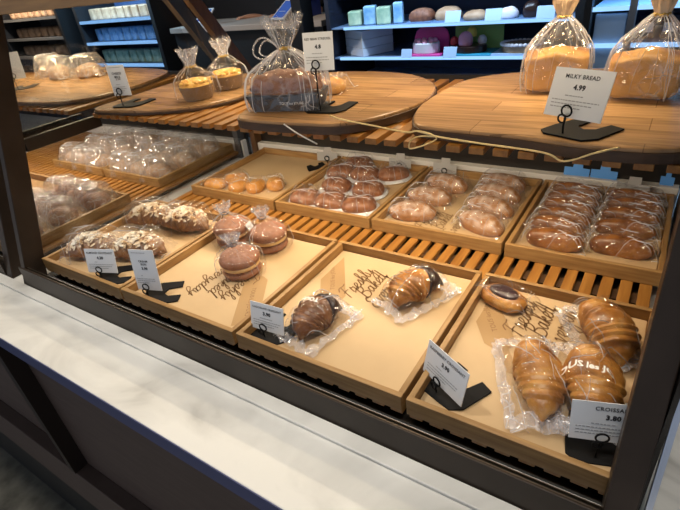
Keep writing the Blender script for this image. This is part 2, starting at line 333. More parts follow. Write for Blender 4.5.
# ------------------------------------------------------------------ display cases
TL = .27      # lean of the front posts
def leaning_post(x0, x1, yf, yb, z0, z1, tl=TL):
    q = lambda z: [(x0, yf+tl*z, z), (x1, yf+tl*z, z), (x1, yb+tl*z, z), (x0, yb+tl*z, z)]
    return MB().hexa(q(z0), q(z1))
def slats(x0, x1, pitch, w, y0, y1, z0, z1):
    mb = MB(); x = x0
    while x+w <= x1: mb.box(x, x+w, y0, y1, z0, z1); x += pitch
    return mb
def case(label, X0, X1, sa, sb, rear_mat):
    """X0, X1: clear opening"""
    t = thing('display_case', label, 'display case', (0,0,0))
    pl, pr = X0-.018, X1+.028
    leaning_post(pl, X0, -.047, 0, 0, .56).done('front_post', M['frame'], t, bevel=.0015)
    leaning_post(X1, pr, -.047, 0, 0, .56).done('front_post', M['frame'], t, bevel=.0015)
    MB().box(X0, X1, -.047, -.0432, 0.0, .052).done('front_rail', M['frame'], t, bevel=.001)
    MB().box(X0, X1, -.0432, -.025, .0, .034).done('track_base', M['frame_in'], t)
    tr = MB()
    for y in (-.0355, -.0305): tr.box(X0, X1, y, y+.0012, .034, .0405)
    tr.done('track_ridge', M['alu'], t)
    MB().box(pl, pr, .103, .152, .532, .562).done('top_rail', M['woodbeam'], t, bevel=.001)
    MB().box(pl, pr, .152, .64, .545, .56).done('top_panel', M['frame_in'], t)
    MB().box(X0+.05, X1-.05, .455, .485, .537, .545).done('light_strip', M['lamp'], t)
    MB().box(X0, X1, 0, .765, .0, .004).done('floor_panel', M['frame_in'], t)
    c = MB()
    for y in (.03, .38, .73): c.box(X0, X1, y, y+.03, .004, .014)
    c.done('slat_support', M['bark'], t)
    slats(X0+.006, X1+.028, .0287, .0185, .003, .765, .014, .022).done('slatted_deck', M['slat'], t, bevel=.0008)
    # upper shelf
    slats(X0+.008, X1+.03, .0335, .021, .242, .625, .298, .308).done('slatted_shelf', M['slat'], t, bevel=.001)
    MB().box(X0, X1+.02, .300, .322, .288, .2978).done('shelf_beam', M['frame'], t, bevel=.001)
    MB().box(X0, X1+.02, .58, .605, .288, .2978).done('shelf_beam', M['frame'], t, bevel=.001)
    MB().box(pl+.006, X0, .078, .262, .272, .299).done('shelf_bracket', M['frame_in'], t, bevel=.001)
    MB().box(pr-.012, pr-.003, .078, .262, .272, .299).done('shelf_bracket', M['frame_in'], t, bevel=.001)
    # rear sill and posts that lean in above the shelf
    MB().box(X0, X1+.028, .766, .788, .0, .058).done('rear_sill', M['sill'], t, bevel=.001)
    MB().box(X0, X1+.03, .788, .80, .0, .28).done('rear_panel', M['frame_in'], t)
    for (a, b) in sb:
        q = lambda z, d: [(a, .78-.687*(z-.30)-d, z), (b, .78-.687*(z-.30)-d, z), (b, .78-.687*(z-.30)+d, z), (a, .78-.687*(z-.30)+d, z)]
        MB().hexa([(a,.755,0),(b,.755,0),(b,.80,0),(a,.80,0)], q(.29,.022)).hexa(q(.29,.022), q(.56,.022)).done('rear_post', rear_mat, t)
    if X0 > -.5: MB().box(X1+.0295, X1+.034, .0, .76, .004, .29).done('side_panel', M['frame_in'], t)
    for gx in sa:
        lo = [(gx,.0,.01),(gx+.005,.0,.01),(gx+.005,.755,.01),(gx,.755,.01)]
        hi = [(gx,.0+TL*.545,.545),(gx+.005,.0+TL*.545,.545),(gx+.005,.6,.545),(gx,.6,.545)]
        MB().hexa(lo, hi).done('side_glass', M['glass'], t)
    return t
XL, XR = -.070, 1.090
case('dark bronze framed bakery case in front, holding eight wooden trays', XL, XR, (-.082,), ((-.088,-.068),), M['rearpost'])
case('neighbouring dark bronze bakery case beyond the left front post', -1.10, -.168, (-.146,), ((-.168,-.146),), M['rearpost_grey'])
tag(MB().box(XR+.0345, XR+.040, -.04, -.03, .0, .5, Matrix.Shear('XY', 4, (0,0)) ).done('steel_edge_strip', M['steel']), 'thin pale steel strip along the right front post of the case', 'trim strip')  # pale metallic strip drawn along the outer side of the post
_s = bpy.data.objects['steel_edge_strip']
for v in _s.data.vertices: v.co.y += TL*v.co.z
lamp_under = MB().box(.0, 1.05, .326, .338, .290, .2978).done('shelf_light_bar', M['lamp'])
tag(lamp_under, 'thin warm light bar tucked behind the front beam of the upper shelf', 'light')

# ------------------------------------------------------------------ trays and liners
def tray(x0, x1, y0, y1, label):
    w, d = x1-x0, y1-y0; T = .0085; H = .028
    t = thing('wooden_tray', label, 'tray', (x0, y0, .0222), group='wooden bakery trays')
    MB().box(0, w, 0, T, 0, H).done('front_board', M['oak_x'], t, bevel=.001)
    MB().box(0, w, d-T, d, 0, H).done('back_board', M['oak_x'], t, bevel=.001)
    for x in (0, w-T): MB().box(x, x+T, T, d-T, 0, H-.001).done('side_board', M['oak_y'], t, bevel=.001)
    MB().box(T, w-T, T, d-T, .002, .007).done('base', M['oak_y'], t)
    return t
FT = [(-.058,.231),(.236,.537),(.545,.845),(.852,1.112)]
BT = [(-.032,.272),(.2785,.552),(.558,.847),(.853,1.113)]
for (a, b), l in zip(FT, ('front wooden tray holding bagged almond croissants, beside the left glass','front wooden tray holding three bagged round buns','front wooden tray holding a chocolate-dipped pastry and a croissant','front wooden tray holding bagged plain croissants, beside the right post')):
    tray(a, b, 0, .325, l)
for (a, b), l in zip(BT, ('rear wooden tray with a row of small orange pastries, beside the left glass','rear wooden tray packed with small reddish brown wrapped rolls','rear wooden tray holding two columns of sugar-dusted rolls','rear wooden tray holding two columns of long glazed rolls')):
    tray(a, b, .43, .755, l)
ZL = .0295
def liner(x0, x1, y0, y1, label, texts=None, paddle=None, flip=False, sc=1.0):
    """origin in the middle of the tray; lettering runs along +y (or -y when flipped)"""
    cx, cyy = (x0+x1)/2, (y0+y1)/2; w, d = (x1-x0)-.02, (y1-y0)-.02
    t = thing('paper_liner', label, 'paper liner', (cx, cyy, ZL), pi if flip else 0, 'kraft paper tray liners')
    mb = MB(); nx, ny = 14, 14; vs = []; fs = []
    for j in range(ny+1):
        for i in range(nx+1):
            x = -w/2+w*i/nx; y = -d/2+d*j/ny
            e = max(abs(x)/(w/2), abs(y)/(d/2)); z = .0004+.0006*max(0, noise.noise(Vector((x*18+cx*9, y*18, 1))))+(.002*((e-.9)/.1) if e > .9 else 0)
            if abs(x) < w*.47 and abs(y) < d*.47 and texts: z = min(z, .0007)
            vs.append((x, y, z))
    for j in range(ny):
        for i in range(nx): a = j*(nx+1)+i; fs.append((a, a+1, a+nx+2, a+nx+1))
    mb.add(vs, fs).done('paper_sheet', M['kraft'], t, smooth=True)
    if texts:
        tx, ty, tp = texts; lb = MB()
        for k, (wd, dy) in enumerate((('Freshly', 0), ('Baked', .028*sc), ('Everyday', .0))):
            tmp = MB(); script_into(tmp, wd, .033*sc, 0, 0, .0021*sc, 0)
            for q in tmp.v: pass
            lb.add([(tx+k*tp-y, ty+x+dy*.4-(.006 if k == 2 else 0), .0011) for x, y, z in tmp.v], tmp.f)
        lb.done('printed_lettering', M['kraft_ink'], t)
    if paddle:
        px, py, ang = paddle; R = Matrix.Translation((px, py, 0)) @ Matrix.Rotation(ang, 4, 'Z') @ Matrix.Scale(1.12, 4)
        P = [(-.021,.075),(.021,.075),(.021,-.045),(.013,-.056),(.007,-.060),(.007,-.088),(.009,-.1),(.0,-.106),(-.009,-.1),(-.007,-.088),(-.007,-.060),(-.013,-.056),(-.021,-.045)]
        MB().add([R @ Vector((x, y, .00095)) for x, y in P], [tuple(range(len(P)))]).done('printed_paddle', M['paddle_ink'], t)
        vs, fs = text_mesh('TOUS·les·JOURS', .0105, 1.05)
        Q = R @ Matrix.Translation((.003, .015, 0)) @ Matrix.Rotation(pi/2, 4, 'Z')
        MB().add([Q @ Vector((v.x, v.y, .00105)) for v in vs], fs).done('paddle_lettering', M['kraft_ink'], t)
    return t
def lc(T, x, y): return (x-(T[0]+T[1])/2, y-T[2])
liner(*FT[0], 0, .325, 'plain kraft paper under the almond croissants')
liner(*FT[1], 0, .325, 'kraft paper printed with script lettering under three round buns', (-.035, -.012, .036), (-.092, .052, .56), True)
liner(*FT[2], 0, .325, 'kraft paper printed with script lettering between two wrapped pastries in third tray', (-.042, .018, .030), (-.100, .050, .58))
liner(*FT[3], 0, .325, 'kraft paper printed with paddle and lettering under the plain croissants', (-.034, .040, .030), (-.088, .060, .57))
liner(*BT[0], .43, .755, 'plain kraft paper behind the row of orange pastries')
liner(*BT[1], .43, .755, 'kraft paper almost covered by reddish brown rolls')
liner(*BT[2], .43, .755, 'kraft paper with script lettering between two columns of sugared rolls', (-.03, -.13, .034), None, False, .9)
liner(*BT[3], .43, .755, 'pale kraft paper under two columns of long glazed rolls')
ZP = ZL+.0012     # things resting on a liner

# ------------------------------------------------------------------ pastries
def croissant_mb(L=.14, R=.027, bend=.5, segs=9, seed=0, flat=.85):
    n = 64; m = 22; rings = []
    for i in range(n+1):
        t = i/n; a = (t-.5)*2
        env = max(.02, (1-abs(a)**2.3))**.62
        ph = (abs(a)*segs/2) % 1
        ridge = .82+.24*(ph**.7) if abs(a) > .1 else .98+.08*(1-abs(a)/.1)
        th = a*bend; rad = L/(2*bend) if bend > .02 else 1e3
        c = Vector((rad*sin(th), rad*(cos(th)-1), 0)); tx = Vector((cos(th), -sin(th), 0)); ty = Vector((sin(th), cos(th), 0))
        r = R*env*ridge; ring = []
        for j in range(m):
            p = 2*pi*j/m; sh = .010*sin(p)*(1 if a > 0 else -1)
            d = ty*cos(p)*r*1.12+Vector((0,0,sin(p)*r*flat)); q = c+d+tx*sh
            nz = noise.noise(q*70+Vector((seed, 0, 0)))*.0016
            q = q+d.normalized()*nz; q.z = max(q.z+R*flat*.82*min(1, env+.25), .0003*(1+j % 3)); ring.append(q)
        rings.append(ring)
    return MB().rings(rings)
def blob_mb(a, b, h, seed=0, ex=2.2, namp=.0015, nsc=60, n=24, m=20, zflat=.35):
    """rounded loaf: superellipse plan a x b, height h, flat below"""
    R = []
    for i in range(m+1):
        ph = -pi/2*zflat*1.0+(pi/2*(1+zflat))*i/m
        cz = sin(ph); cr = max(cos(ph), .001)**.8; ring = []
        for j in range(n):
            t = 2*pi*j/n; x = math.copysign(abs(cos(t))**(2/ex), cos(t))*a*cr; y = math.copysign(abs(sin(t))**(2/ex), sin(t))*b*cr
            zb = sin(pi/2*zflat); z = (cz+zb)/(1+zb)*h
            q = Vector((x, y, z)); q += q.normalized()*noise.noise(q*nsc+Vector((seed*3.1, 0, 0)))*namp; q.z = max(q.z, .0003); ring.append(q)
        R.append(ring)
    return MB().rings(R)
def pouch_mb(L, W, H, seed=0, a=.36, b=.36, nx=16, ny=12, rim=.006, folds=12, fw=.0011):
    """film pouch lying flat: a raised middle over the pastry, crumpled flat margins"""
    top = []; rng = random.Random(seed)
    for j in range(ny+1):
        for i in range(nx+1):
            u = -1+2*i/nx; v = -1+2*j/ny
            du = max(0, abs(u)-a)/(1-a); dv = max(0, abs(v)-b)/(1-b)
            e = max(0, 1-(du**2+dv**2)**.5); env = (sin(pi/2*e))**.8
            edge = max(abs(u), abs(v)) > .98
            x = u*L/2+(0 if edge else rng.uniform(-1, 1)*L*.018); y = v*W/2+(0 if edge else rng.uniform(-1, 1)*W*.018)
            if abs(u) > .98: x += rng.uniform(-1, 1)*.003
            if abs(v) > .98: y += rng.uniform(-1, 1)*.003
            z = H*env+(1-env)*rim*(.4+.9*noise.noise(Vector((x*45, y*45, seed))) ) + rng.uniform(0, .003)*env
            top.append(Vector((x, y, max(.0012, z))))
    k = nx+1; fs = []
    for j in range(ny):
        for i in range(nx):
            p = j*k+i
            if (i+j) % 2: fs += [(p, p+1, p+k+1), (p, p+k+1, p+k)]
            else: fs += [(p, p+1, p+k), (p+1, p+k+1, p+k)]
    mb = MB().add(top, fs); mb.n2 = add_fold_glints(mb, [top[j*k:(j+1)*k] for j in range(ny+1)], folds, seed, fw); return mb
def tied_bag_mb(a, b, h1, h2, h3, rn=.008, r3=.022, seed=0, n=36, ex=3.0, lean=(0,0), pleats=11, folds=20):
    """bag standing up: body a x b up to h1, gathered to a neck at h2, ruffle up to h3"""
    rng = random.Random(seed); R = []
    prof = [(0,.92,0),(.004,1,0),(h1*.3,1.02,0),(h1*.65,1.0,.02),(h1,.93,.05)]
    for k in range(1, 7):
        t = k/6; prof.append((h1+(h2-h1)*t, None, t))
    lv = []
    for z, s, t in prof:
        lv.append((z, s, t))
    for z, s, t in lv:
        ring = []
        for j in range(n):
            th = 2*pi*j/n
            ca = math.copysign(abs(cos(th))**(2/ex), cos(th)); sa = math.copysign(abs(sin(th))**(2/ex), sin(th))
            if s is not None: x, y = ca*a*s, sa*b*s
            else:
                k = (1-t)**.85
                x = ca*a*.93*k+cos(th)*rn*(1-k); y = sa*b*.93*k+sin(th)*rn*(1-k)
            am = .10*min(1, t*2.2+.12); f = 1+am*sin(pleats*th+seed)*(1 if s is None else .35)+rng.uniform(-.02, .02)
            l = z/h2
            ring.append(Vector((x*f+lean[0]*l*l, y*f+lean[1]*l*l, z+rng.uniform(-.001,.001)*(1 if z > .005 else 0))))
        R.append(ring)
    for k in range(1, 5):
        t = k/4; r = rn+(r3-rn)*t**.8; ring = []
        for j in range(n):
            th = 2*pi*j/n; f = 1+.33*sin(pleats*th+seed)*t+rng.uniform(-.1, .1)*t
            ring.append(Vector((cos(th)*r*f+lean[0]*(1+.4*t), sin(th)*r*f*.8+lean[1]*(1+.4*t), h2+(h3-h2)*t+rng.uniform(-.15,.15)*(h3-h2)*t)))
        R.append(ring)
    mb = MB().rings(R, cap=False); mb.n2 = add_fold_glints(mb, R, folds, seed, .0009, True, True)
    return mb
def add_fold_glints(mb, grid, n, seed, wd=.0011, vertical=False, closed=False):
    """sharp folds standing along the film surface; grid[j][i] are points of the film"""
    rg = random.Random(seed*7+1); nj, ni = len(grid), len(grid[0]); n2 = len(mb.f)
    def at(i, j):
        j = min(max(j, 0), nj-1.001)
        i = i % ni if closed else min(max(i, 0), ni-1.001)
        i0, j0 = int(i), int(j); a, b = i-i0, j-j0; i1 = (i0+1) % ni if closed else i0+1
        return Vector(grid[j0][i0])*(1-a)*(1-b)+Vector(grid[j0][i1])*a*(1-b)+Vector(grid[j0+1][i0])*(1-a)*b+Vector(grid[j0+1][i1])*a*b
    for _ in range(n):
        i, j = rg.uniform(0, ni), rg.uniform(0, nj)
        if vertical: ang = pi/2+rg.uniform(-.12, .12); j = rg.uniform(nj*.15, nj*.75)
        else: ang = rg.uniform(0, pi) if rg.random() < .5 else rg.choice((.25, 2.9, 1.5))+rg.uniform(-.3, .3)
        L = rg.uniform(2.5, 6.5)*(1 if not vertical else 1.1); w = wd*rg.uniform(.6, 1.3); k = 8; P = []
        for q in range(k+1):
            p = at(i+cos(ang)*L*(q/k-.5), j+sin(ang)*L*(q/k-.5)); P.append(p)
            ang += rg.uniform(-.07, .07)
        for q in range(k):
            a, b = P[q], P[q+1]; d = b-a
            if d.length < 1e-5: continue
            up = Vector((0,0,1)) if not vertical else Vector((a.x, a.y, .02)).normalized()
            sd = d.cross(up)
            if sd.length < 1e-9: continue
            sd = sd.normalized()*w*.5*(1-abs(2*(q+.5)/k-1)*.6); o = up*.0012
            mb.add([a-sd+o*.6, b-sd+o*.6, b+o*1.6, a+o*1.6, b+sd+o*.6, a+sd+o*.6], [(0,1,2,3),(3,2,4,5)])
    return n2
def ring_tie(r, z, off=(0,0), th=.0016):
    return MB().tube([(cos(2*pi*i/14)*r+off[0], sin(2*pi*i/14)*r+off[1], z+.001*sin(3*i)) for i in range(14)], th, 6, True)

def bagdone(mb, m, t): return mb.done('clear_bag', m, t, m2=M['fold'], n2=mb.n2)  # 'fold' ribbons are painted highlight streaks
# --- almond croissants (tray 1)
def almond(loc, rz, label, seed):
    t = thing('almond_croissant', label, 'pastry', loc, rz, 'bagged almond croissants')
    croissant_mb(.125, .030, .35, 7, seed).done('croissant', M['almondbread'], t, smooth=True)
    fl = MB(); rg = random.Random(seed)
    for _ in range(240):
        u = rg.uniform(-.055, .055); v = rg.uniform(-.031, .031); env = max(.1, 1-(u/.066)**2)**.5
        hz = (.0265+.024*max(0, 1-(v/.034)**2)**.5)*env+.004*(env-.3); v *= env
        c = Vector((u, v-.9*u*u, hz)); ax = Vector((rg.uniform(-.5,.5), rg.uniform(-.5,.5)+v*20, 1)).normalized()
        p = ax.cross(Vector((rg.uniform(-1,1), rg.uniform(-1,1), .1))).normalized(); q = ax.cross(p)
        r1, r2 = rg.uniform(.004,.008), rg.uniform(.002,.0035)
        ring = [c+p*cos(k*pi/4)*r1+q*sin(k*pi/4)*r2 for k in range(8)]
        fl.rings([ring, [x+ax*.001 for x in ring]])
    o = fl.done('almond_flakes', M['almond'], t); o['kind'] = 'stuff'
    bagdone(pouch_mb(.150, .092, .064, seed, .5, .42, rim=.008), M['film_soft'], t)
    return t
almond((.020,.085,ZP), radians(32), 'almond croissant in clear bag nearest the left front post', 1)
almond((.128,.125,ZP), radians(30), 'almond croissant in clear bag just behind the first white price card', 2)
almond((.024,.248,ZP), radians(22), 'almond croissant in clear bag at the back left corner of first tray', 3)
almond((.138,.262,ZP), radians(12), 'almond croissant in clear bag at the back right of first tray', 4)

# --- buns (tray 2)
def bun(loc, label, seed, lean, lab=False):
    t = thing('round_bun', label, 'bun', loc, rnd(0, 2), 'bagged round buns'); t.scale = (.9,.9,.92)
    blob_mb(.044, .043, .024, seed, 2.0, .001).done('lower_half', M['bun'], t, smooth=True)
    MB().rings([[Vector((cos(2*pi*j/28)*r, sin(2*pi*j/28)*r, z)) for j in range(28)] for r, z in ((.038,.020),(.0425,.022),(.0435,.026),(.0425,.030),(.038,.031))]).done('cream_band', M['cream'], t, smooth=True)
    u = blob_mb(.046, .045, .030, seed+5, 2.0, .0012); u.v = [(x, y, z+.027) for x, y, z in u.v]; u.done('upper_half', M['bun'], t, smooth=True)
    bagdone(tied_bag_mb(.055, .053, .046, .072, .098, .008, .022, seed, lean=lean, ex=2.2), M['film'], t)
    tp = tied_bag_mb(.009,.009,.002,.003,.026,.009,.019,seed,36,pleats=7,ex=2,folds=6); tp.v = [(x+lean[0], y+lean[1], z+.071) for x,y,z in tp.v]
    bagdone(tp, M['film_milky'], t).name = 'gathered_top'
    ring_tie(.008, .0725, lean).done('twist_tie', M['ink'], t)
    if lab:
        MB().box(-.012, .012, -.0006, .0006, 0, .02, Matrix.Translation((.03,-.048,.032)) @ Matrix.Rotation(.5,4,'Z') @ Matrix.Rotation(-.5,4,'X')).done('white_label', M['card'], t)
    return t
bun((.404,.168,ZP), 'dusted round bun in tied clear bag, nearest the front of second tray', 11, (-.006,-.004))
bun((.392,.272,ZP), 'dusted round bun in tied clear bag, at right back of second tray', 12, (-.012,.008))
bun((.292,.262,ZP), 'dusted round bun in tied clear bag, at left back of second tray', 13, (-.004,.01), True)

# --- croissants in printed bags
def bagged_croissant(loc, rz, label, seed, crust='crust', L=.125, R=.03, bag=(.185,.115), choc=False, text=None, bend=.45, bagoff=(0,0)):
    t = thing('bagged_croissant', label, 'croissant', loc, rz, 'bagged croissants')
    croissant_mb(L, R, bend, 9, seed).done('croissant', M[crust], t, smooth=True)
    if choc:
        c = croissant_mb(L*1.0, R*1.06, bend, 9, seed); n = 22; k = 44
        mb = MB(); mb.rings([c.v[i*n:(i+1)*n] for i in range(k, 65)]); mb.done('chocolate_end', M['choc'], t, smooth=True)
    p = pouch_mb(bag[0], bag[1], R*1.78, seed, .42, .38, rim=.007, folds=18, fw=.0015); p.v = [(x+bagoff[0], y+bagoff[1]-.008, z) for x, y, z in p.v]
    bagdone(p, M['film'], t)
    # heat-sealed pale margins of the bag
    sx, sy = bag[0]/2, bag[1]/2; e = MB(); rg = random.Random(seed)
    for sg in (-1, 1):
        n = 12; A = []; B = []; w = .024 if sg > 0 else .010
        for i in range(n+1):
            y = -sy+2*sy*i/n; A.append(Vector((sg*(sx+.004)+bagoff[0]+rg.uniform(-.004,.004), y+bagoff[1]-.008, .004+.010*rg.random()))); B.append(Vector((sg*(sx-w)+bagoff[0]+rg.uniform(-.005,.005), (y+bagoff[1]-.008)*.93, .006+.016*rg.random()*(1-abs(y)/sy))))
        for i in range(n): e.add([A[i], A[i+1], B[i+1], B[i]], [(0,1,2),(0,2,3)])
    n = 14; A = []; B = []
    for i in range(n+1):
        x = -sx+2*sx*i/n; A.append(Vector((x+bagoff[0], -sy-.004+bagoff[1]-.008+rg.uniform(-.003,.003), .002+.008*rg.random()))); B.append(Vector((x+bagoff[0], -sy+.010+bagoff[1]-.008+rg.uniform(-.003,.003), .004+.010*rg.random())))
    for i in range(n): e.add([A[i], A[i+1], B[i+1], B[i]], [(0,1,2),(0,2,3)])
    e.done('bag_seam', M['film_milky'], t)
    if text:
        bvh = BVHTree.FromPolygons([Vector(v) for v in p.v], p.f[:p.n2])
        vs, fs = text_mesh(*text[:3], 'CENTER', .00042); tm = MB(); off, ang, hz = text[3], text[4], text[5]
        ca, sa_ = cos(ang), sin(ang)
        pts = []
        for v in vs:
            x = off[0]+v.x*ca-v.y*sa_; y = off[1]+v.x*sa_+v.y*ca
            h = bvh.ray_cast(Vector((x, y, .2)), Vector((0,0,-1)))[0]
            pts.append(Vector((x, y, (h.z if h else .004)+.0030)))
        tm.add(pts, fs).done('bag_lettering', M['print_white'], t)
    return t
bagged_croissant((.640,.092,ZP), radians(80), 'chocolate-dipped dark croissant in clear bag beside the price card of third tray', 21, 'crust_dark', .088, .029, (.125,.084), True, ('TOUS·les', .0115, 1.0, (.0,.010), 1.9, 0), .55)
bagged_croissant((.752,.232,ZP), radians(64), 'croissant with dark chocolate end in clear bag at the back right of third tray', 22, 'crust', .098, .029, (.132,.084), True, None, .6)
bagged_croissant((.992,.116,ZP), radians(-66), 'plain croissant in clear bag, left of the other two plain croissants', 23, 'crust', .125, .028, (.160,.082), False, ('JOURS', .0120, 1.05, (-.006,.026), .35, 0), .3)
bagged_croissant((1.054,.132,ZP), radians(-76), 'plain croissant in clear bag with white lettering, just behind the rightmost price card', 24, 'crust', .12, .031, (.150,.080), False, ('TOUS les JOURS', .0135, 1.0, (.016,-.006), pi/2-.15, 0), .25)
bagged_croissant((1.056,.250,ZP), radians(-56), 'plain croissant in clear bag at the back right corner beside the right post', 25, 'crust', .115, .030, (.136,.080), False, None, .35)
# danish with dark filling
t = thing('danish_pastry', 'small oval danish with dark filling, wrapped, alone in back left of fourth tray', 'pastry', (.897,.278,ZP), radians(-20))
blob_mb(.040, .027, .022, 31, 2.4, .0012).done('pastry_base', M['crust'], t, smooth=True)
blob_mb(.026, .0155, .009, 32, 2.2, .001).done('berry_filling', M['purple'], t, smooth=True, loc=(0,0,.0175))
bagdone(pouch_mb(.115, .072, .029, 33, .5, .5, rim=.010), M['film'], t)

# --- rear trays
def packed(name, cat, mb, m, bag, label, loc, rz, grp, bagm='film', smooth=True):
    t = thing(name, label, cat, loc, rz, grp)
    mb.done(name+'_crust', m, t, smooth=smooth)
    bagdone(bag, M[bagm], t); return t
o1 = None
for k, ((x, y), l) in enumerate(zip([(.014,.478),(.050,.528),(.098,.490),(.148,.505),(.194,.535)],
     ('leftmost','second from left','third from left','fourth from left','rightmost'))):
    lab = '%s small orange pastry in the wrapped row in the left rear tray' % l
    if o1 is None: o1 = packed('orange_pastry', 'pastry', blob_mb(.034,.024,.026,41,2.3,.003,45), M['orangebread'], pouch_mb(.080,.058,.033,41,.5,.5,rim=.010), lab, (x,y,ZP), .3, 'small orange pastries')
    else: dup(o1, (x,y,ZP), .3+k*.5, lab)
o1 = None
B2L = [(.336,.485,'leftmost of the front row'),(.410,.490,'middle of the front row'),(.488,.495,'rightmost of the front row'),(.372,.575,'left of the second row'),(.465,.580,'right of the second row'),(.334,.660,'left of the third row'),(.408,.665,'middle of the third row'),(.350,.728,'left of the rearmost row'),(.480,.690,'beside the right edge of third row')]
for k, (x, y, l) in enumerate(B2L):
    lab = 'reddish brown wrapped roll in second rear tray, %s' % l
    if o1 is None:
        o1 = packed('brown_roll', 'roll', blob_mb(.042,.034,.034,51,2.2,.003,40), M['redbread'], pouch_mb(.094,.082,.040,51,.5,.5,rim=.008), lab, (x,y,ZP), .2, 'reddish brown rolls in the second rear tray', 'film')
        blob_mb(.050,.044,.008,52,2.4,.0005).done('paper_case', M['card'], o1)
    else: dup(o1, (x,y,ZP), .25+((k*37) % 11)/11-.5, lab)
o1 = None
B3L = [(.624,.505,'frontmost of the left column',.25),(.628,.590,'middle of the left column',.1),(.640,.672,'rearmost of the left column',-.15),(.782,.505,'frontmost of the right column',-.35),(.776,.583,'second from the front in right column',-.2),(.772,.652,'third from the front in right column',-.15),(.765,.715,'rearmost of the right column',-.05)]
for k, (x, y, l, a) in enumerate(B3L):
    lab = 'sugar-dusted roll in clear bag, %s of third rear tray' % l if 'right' not in l else 'sugar-dusted roll in clear bag, %s of third rear tray' % l
    if o1 is None: o1 = packed('sugared_roll', 'roll', blob_mb(.054,.027,.036,61,2.3,.002,40), M['sugarbread'], pouch_mb(.120,.070,.042,61,.6,.45,rim=.009), lab, (x,y,ZP), a, 'sugar-dusted rolls', 'film_soft')
    else: dup(o1, (x,y,ZP), a, lab)
o1 = None
names = ('rearmost','second from the rear','third from the rear','fourth from the rear','fifth from the rear','frontmost')
for c, (cx, ys) in enumerate(((.928, (.722,.678,.634,.588,.540,.488)), (1.044, (.722,.680,.632,.578,.505)))):
    for k, y in enumerate(ys):
        l = names[k] if k < len(ys)-1 else 'frontmost'
        lab = 'long glazed roll, %s of the %s column in right rear tray' % (l, ('left','right')[c])
        a = rnd(-.08, .08)-.03
        if o1 is None: o1 = packed('long_roll', 'roll', blob_mb(.053,.0165,.032,71,2.6,.003,45), M['longroll'], pouch_mb(.124,.052,.037,71,.66,.5,rim=.012,folds=18), lab, (cx,y,ZP), a, 'long glazed rolls')
        else: dup(o1, (cx+rnd(-.004,.004),y,ZP), a, lab, scale=(1,1.0 if k < 4 else 1.2,1.0 if k < 4 else 1.1))

# ------------------------------------------------------------------ price tags
def fine_lines(mb, w, z0, n, rg, dz=.0042, th=.0012, y=-.0016, wf=.84):
    for i in range(n):
        x = -w*wf/2; z = z0-i*dz; xe = w*wf/2-rg.uniform(0, .14)*w*(3 if i == n-1 else 1)
        while x < xe:
            l = rg.uniform(.0018, .0046); mb.box(x, min(x+l, xe), y, y+.0003, z, z+th); x += l+.0011
def price_tag(loc, rz, label, w, h, lift, title, price, lean=radians(14), tsize=.0068, psize=.0082, portrait=False, prong=1, base_rz=0, toff=0):
    t = thing('price_tag', label, 'price tag', loc, rz, 'price tags on stands')
    P = [(-.030,-.004),(-.022,-.012),(.020,-.012),(.030,.0),(.034,.040),(.018,.044),(.013,.024),(.004,.018),(-.006,.024),(-.004,.046),(-.020,.048),(-.028,.016)]
    bo = MB().prism(P, 0, .0022).done('base_plate', M['plast'], t, bevel=.0005); bo.rotation_euler = (0,0,base_rz); bo.scale = (1.25,1.25,1)
    # two wire loops that grip the card
    wr = MB(); y0 = -.0065
    wr.tube([(cos(a)*.0068-.004, y0, lift+.010+sin(a)*.0068) for a in [2*pi*i/16 for i in range(16)]], .0012, 6, True)
    wr.tube([(cos(a)*.0050-.008, y0-.002, lift+.0005+sin(a)*.0050) for a in [2*pi*i/16 for i in range(16)]], .0012, 6, True)
    wr.tube([(-.006, y0+.001, .0015), (-.006, y0, lift*.5+.001), (-.005, y0, lift+.004)], .0012, 6)
    wr.done('wire_clip', M['plast'], t)
    R = Matrix.Translation((0, -.002, lift)) @ Matrix.Rotation(-lean, 4, 'X')
    ce = bpy.data.objects.new('card', bpy.data.meshes.new('card')); bpy.data.objects.remove(ce)
    card = MB().box(-w/2, w/2, -.0006, .0006, 0, h, R).done('card', M['card'], t)
    tx = MB()
    zt = h*(.80 if not portrait else .70)
    for s, z, body in ((tsize, zt, title), (psize, h*(.58 if not portrait else .52), price)):
        if not body: continue
        for li, part in enumerate(body.split('|')):
            vs, fs = text_mesh(part, s, 1.08, 'CENTER', .00012 if s == tsize else .0004)
            mx = max(v.x for v in vs); k = min(1, w*.44/mx)
            tx.add([R @ Vector((v.x*k+toff, -.0010, z+v.y*k-li*s*1.05)) for v in vs], fs)
    if tx.v: tx.done('card_lettering', M['ink'], card)
    fl = MB(); rg = random.Random(int(loc[0]*1000)+5)
    fine_lines(fl, w, h*(.44 if not portrait else .36), 1, rg, wf=.42); fine_lines(fl, w, h*(.34 if not portrait else .28), 3, rg, .0042)
    if portrait:
        hd = MB(); fine_lines(hd, w, h*.92, 1, rg, wf=.8); hd.v = [tuple(R @ Vector(v)+R.to_3x3() @ Vector((0,.0007,0))) for v in hd.v]; hd.done('card_heading', M['greyink'], card)
    fl.v = [tuple(R @ Vector(v)+R.to_3x3() @ Vector((0,.0007,0))) for v in fl.v]
    fl.done('fine_print', M['greyink'], card)
    return t
price_tag((.135,.030,ZP), radians(20), 'white price card on black stand in front of the almond croissants', .072, .052, .014, 'ALMOND CROISSANT', '4.20', base_rz=radians(-62))
price_tag((.290,.030,ZP), radians(18), 'tall white price card on black stand in the second front tray', .054, .085, .014, 'CREAM|BUN', '3.90', lean=radians(8), portrait=True, tsize=.006, psize=.007, base_rz=radians(-62))
price_tag((.584,.036,ZP), radians(4), 'white price card in front of the chocolate-dipped croissant', .066, .048, .012, 'CHOCOLATE CROISSANT', '3.90')
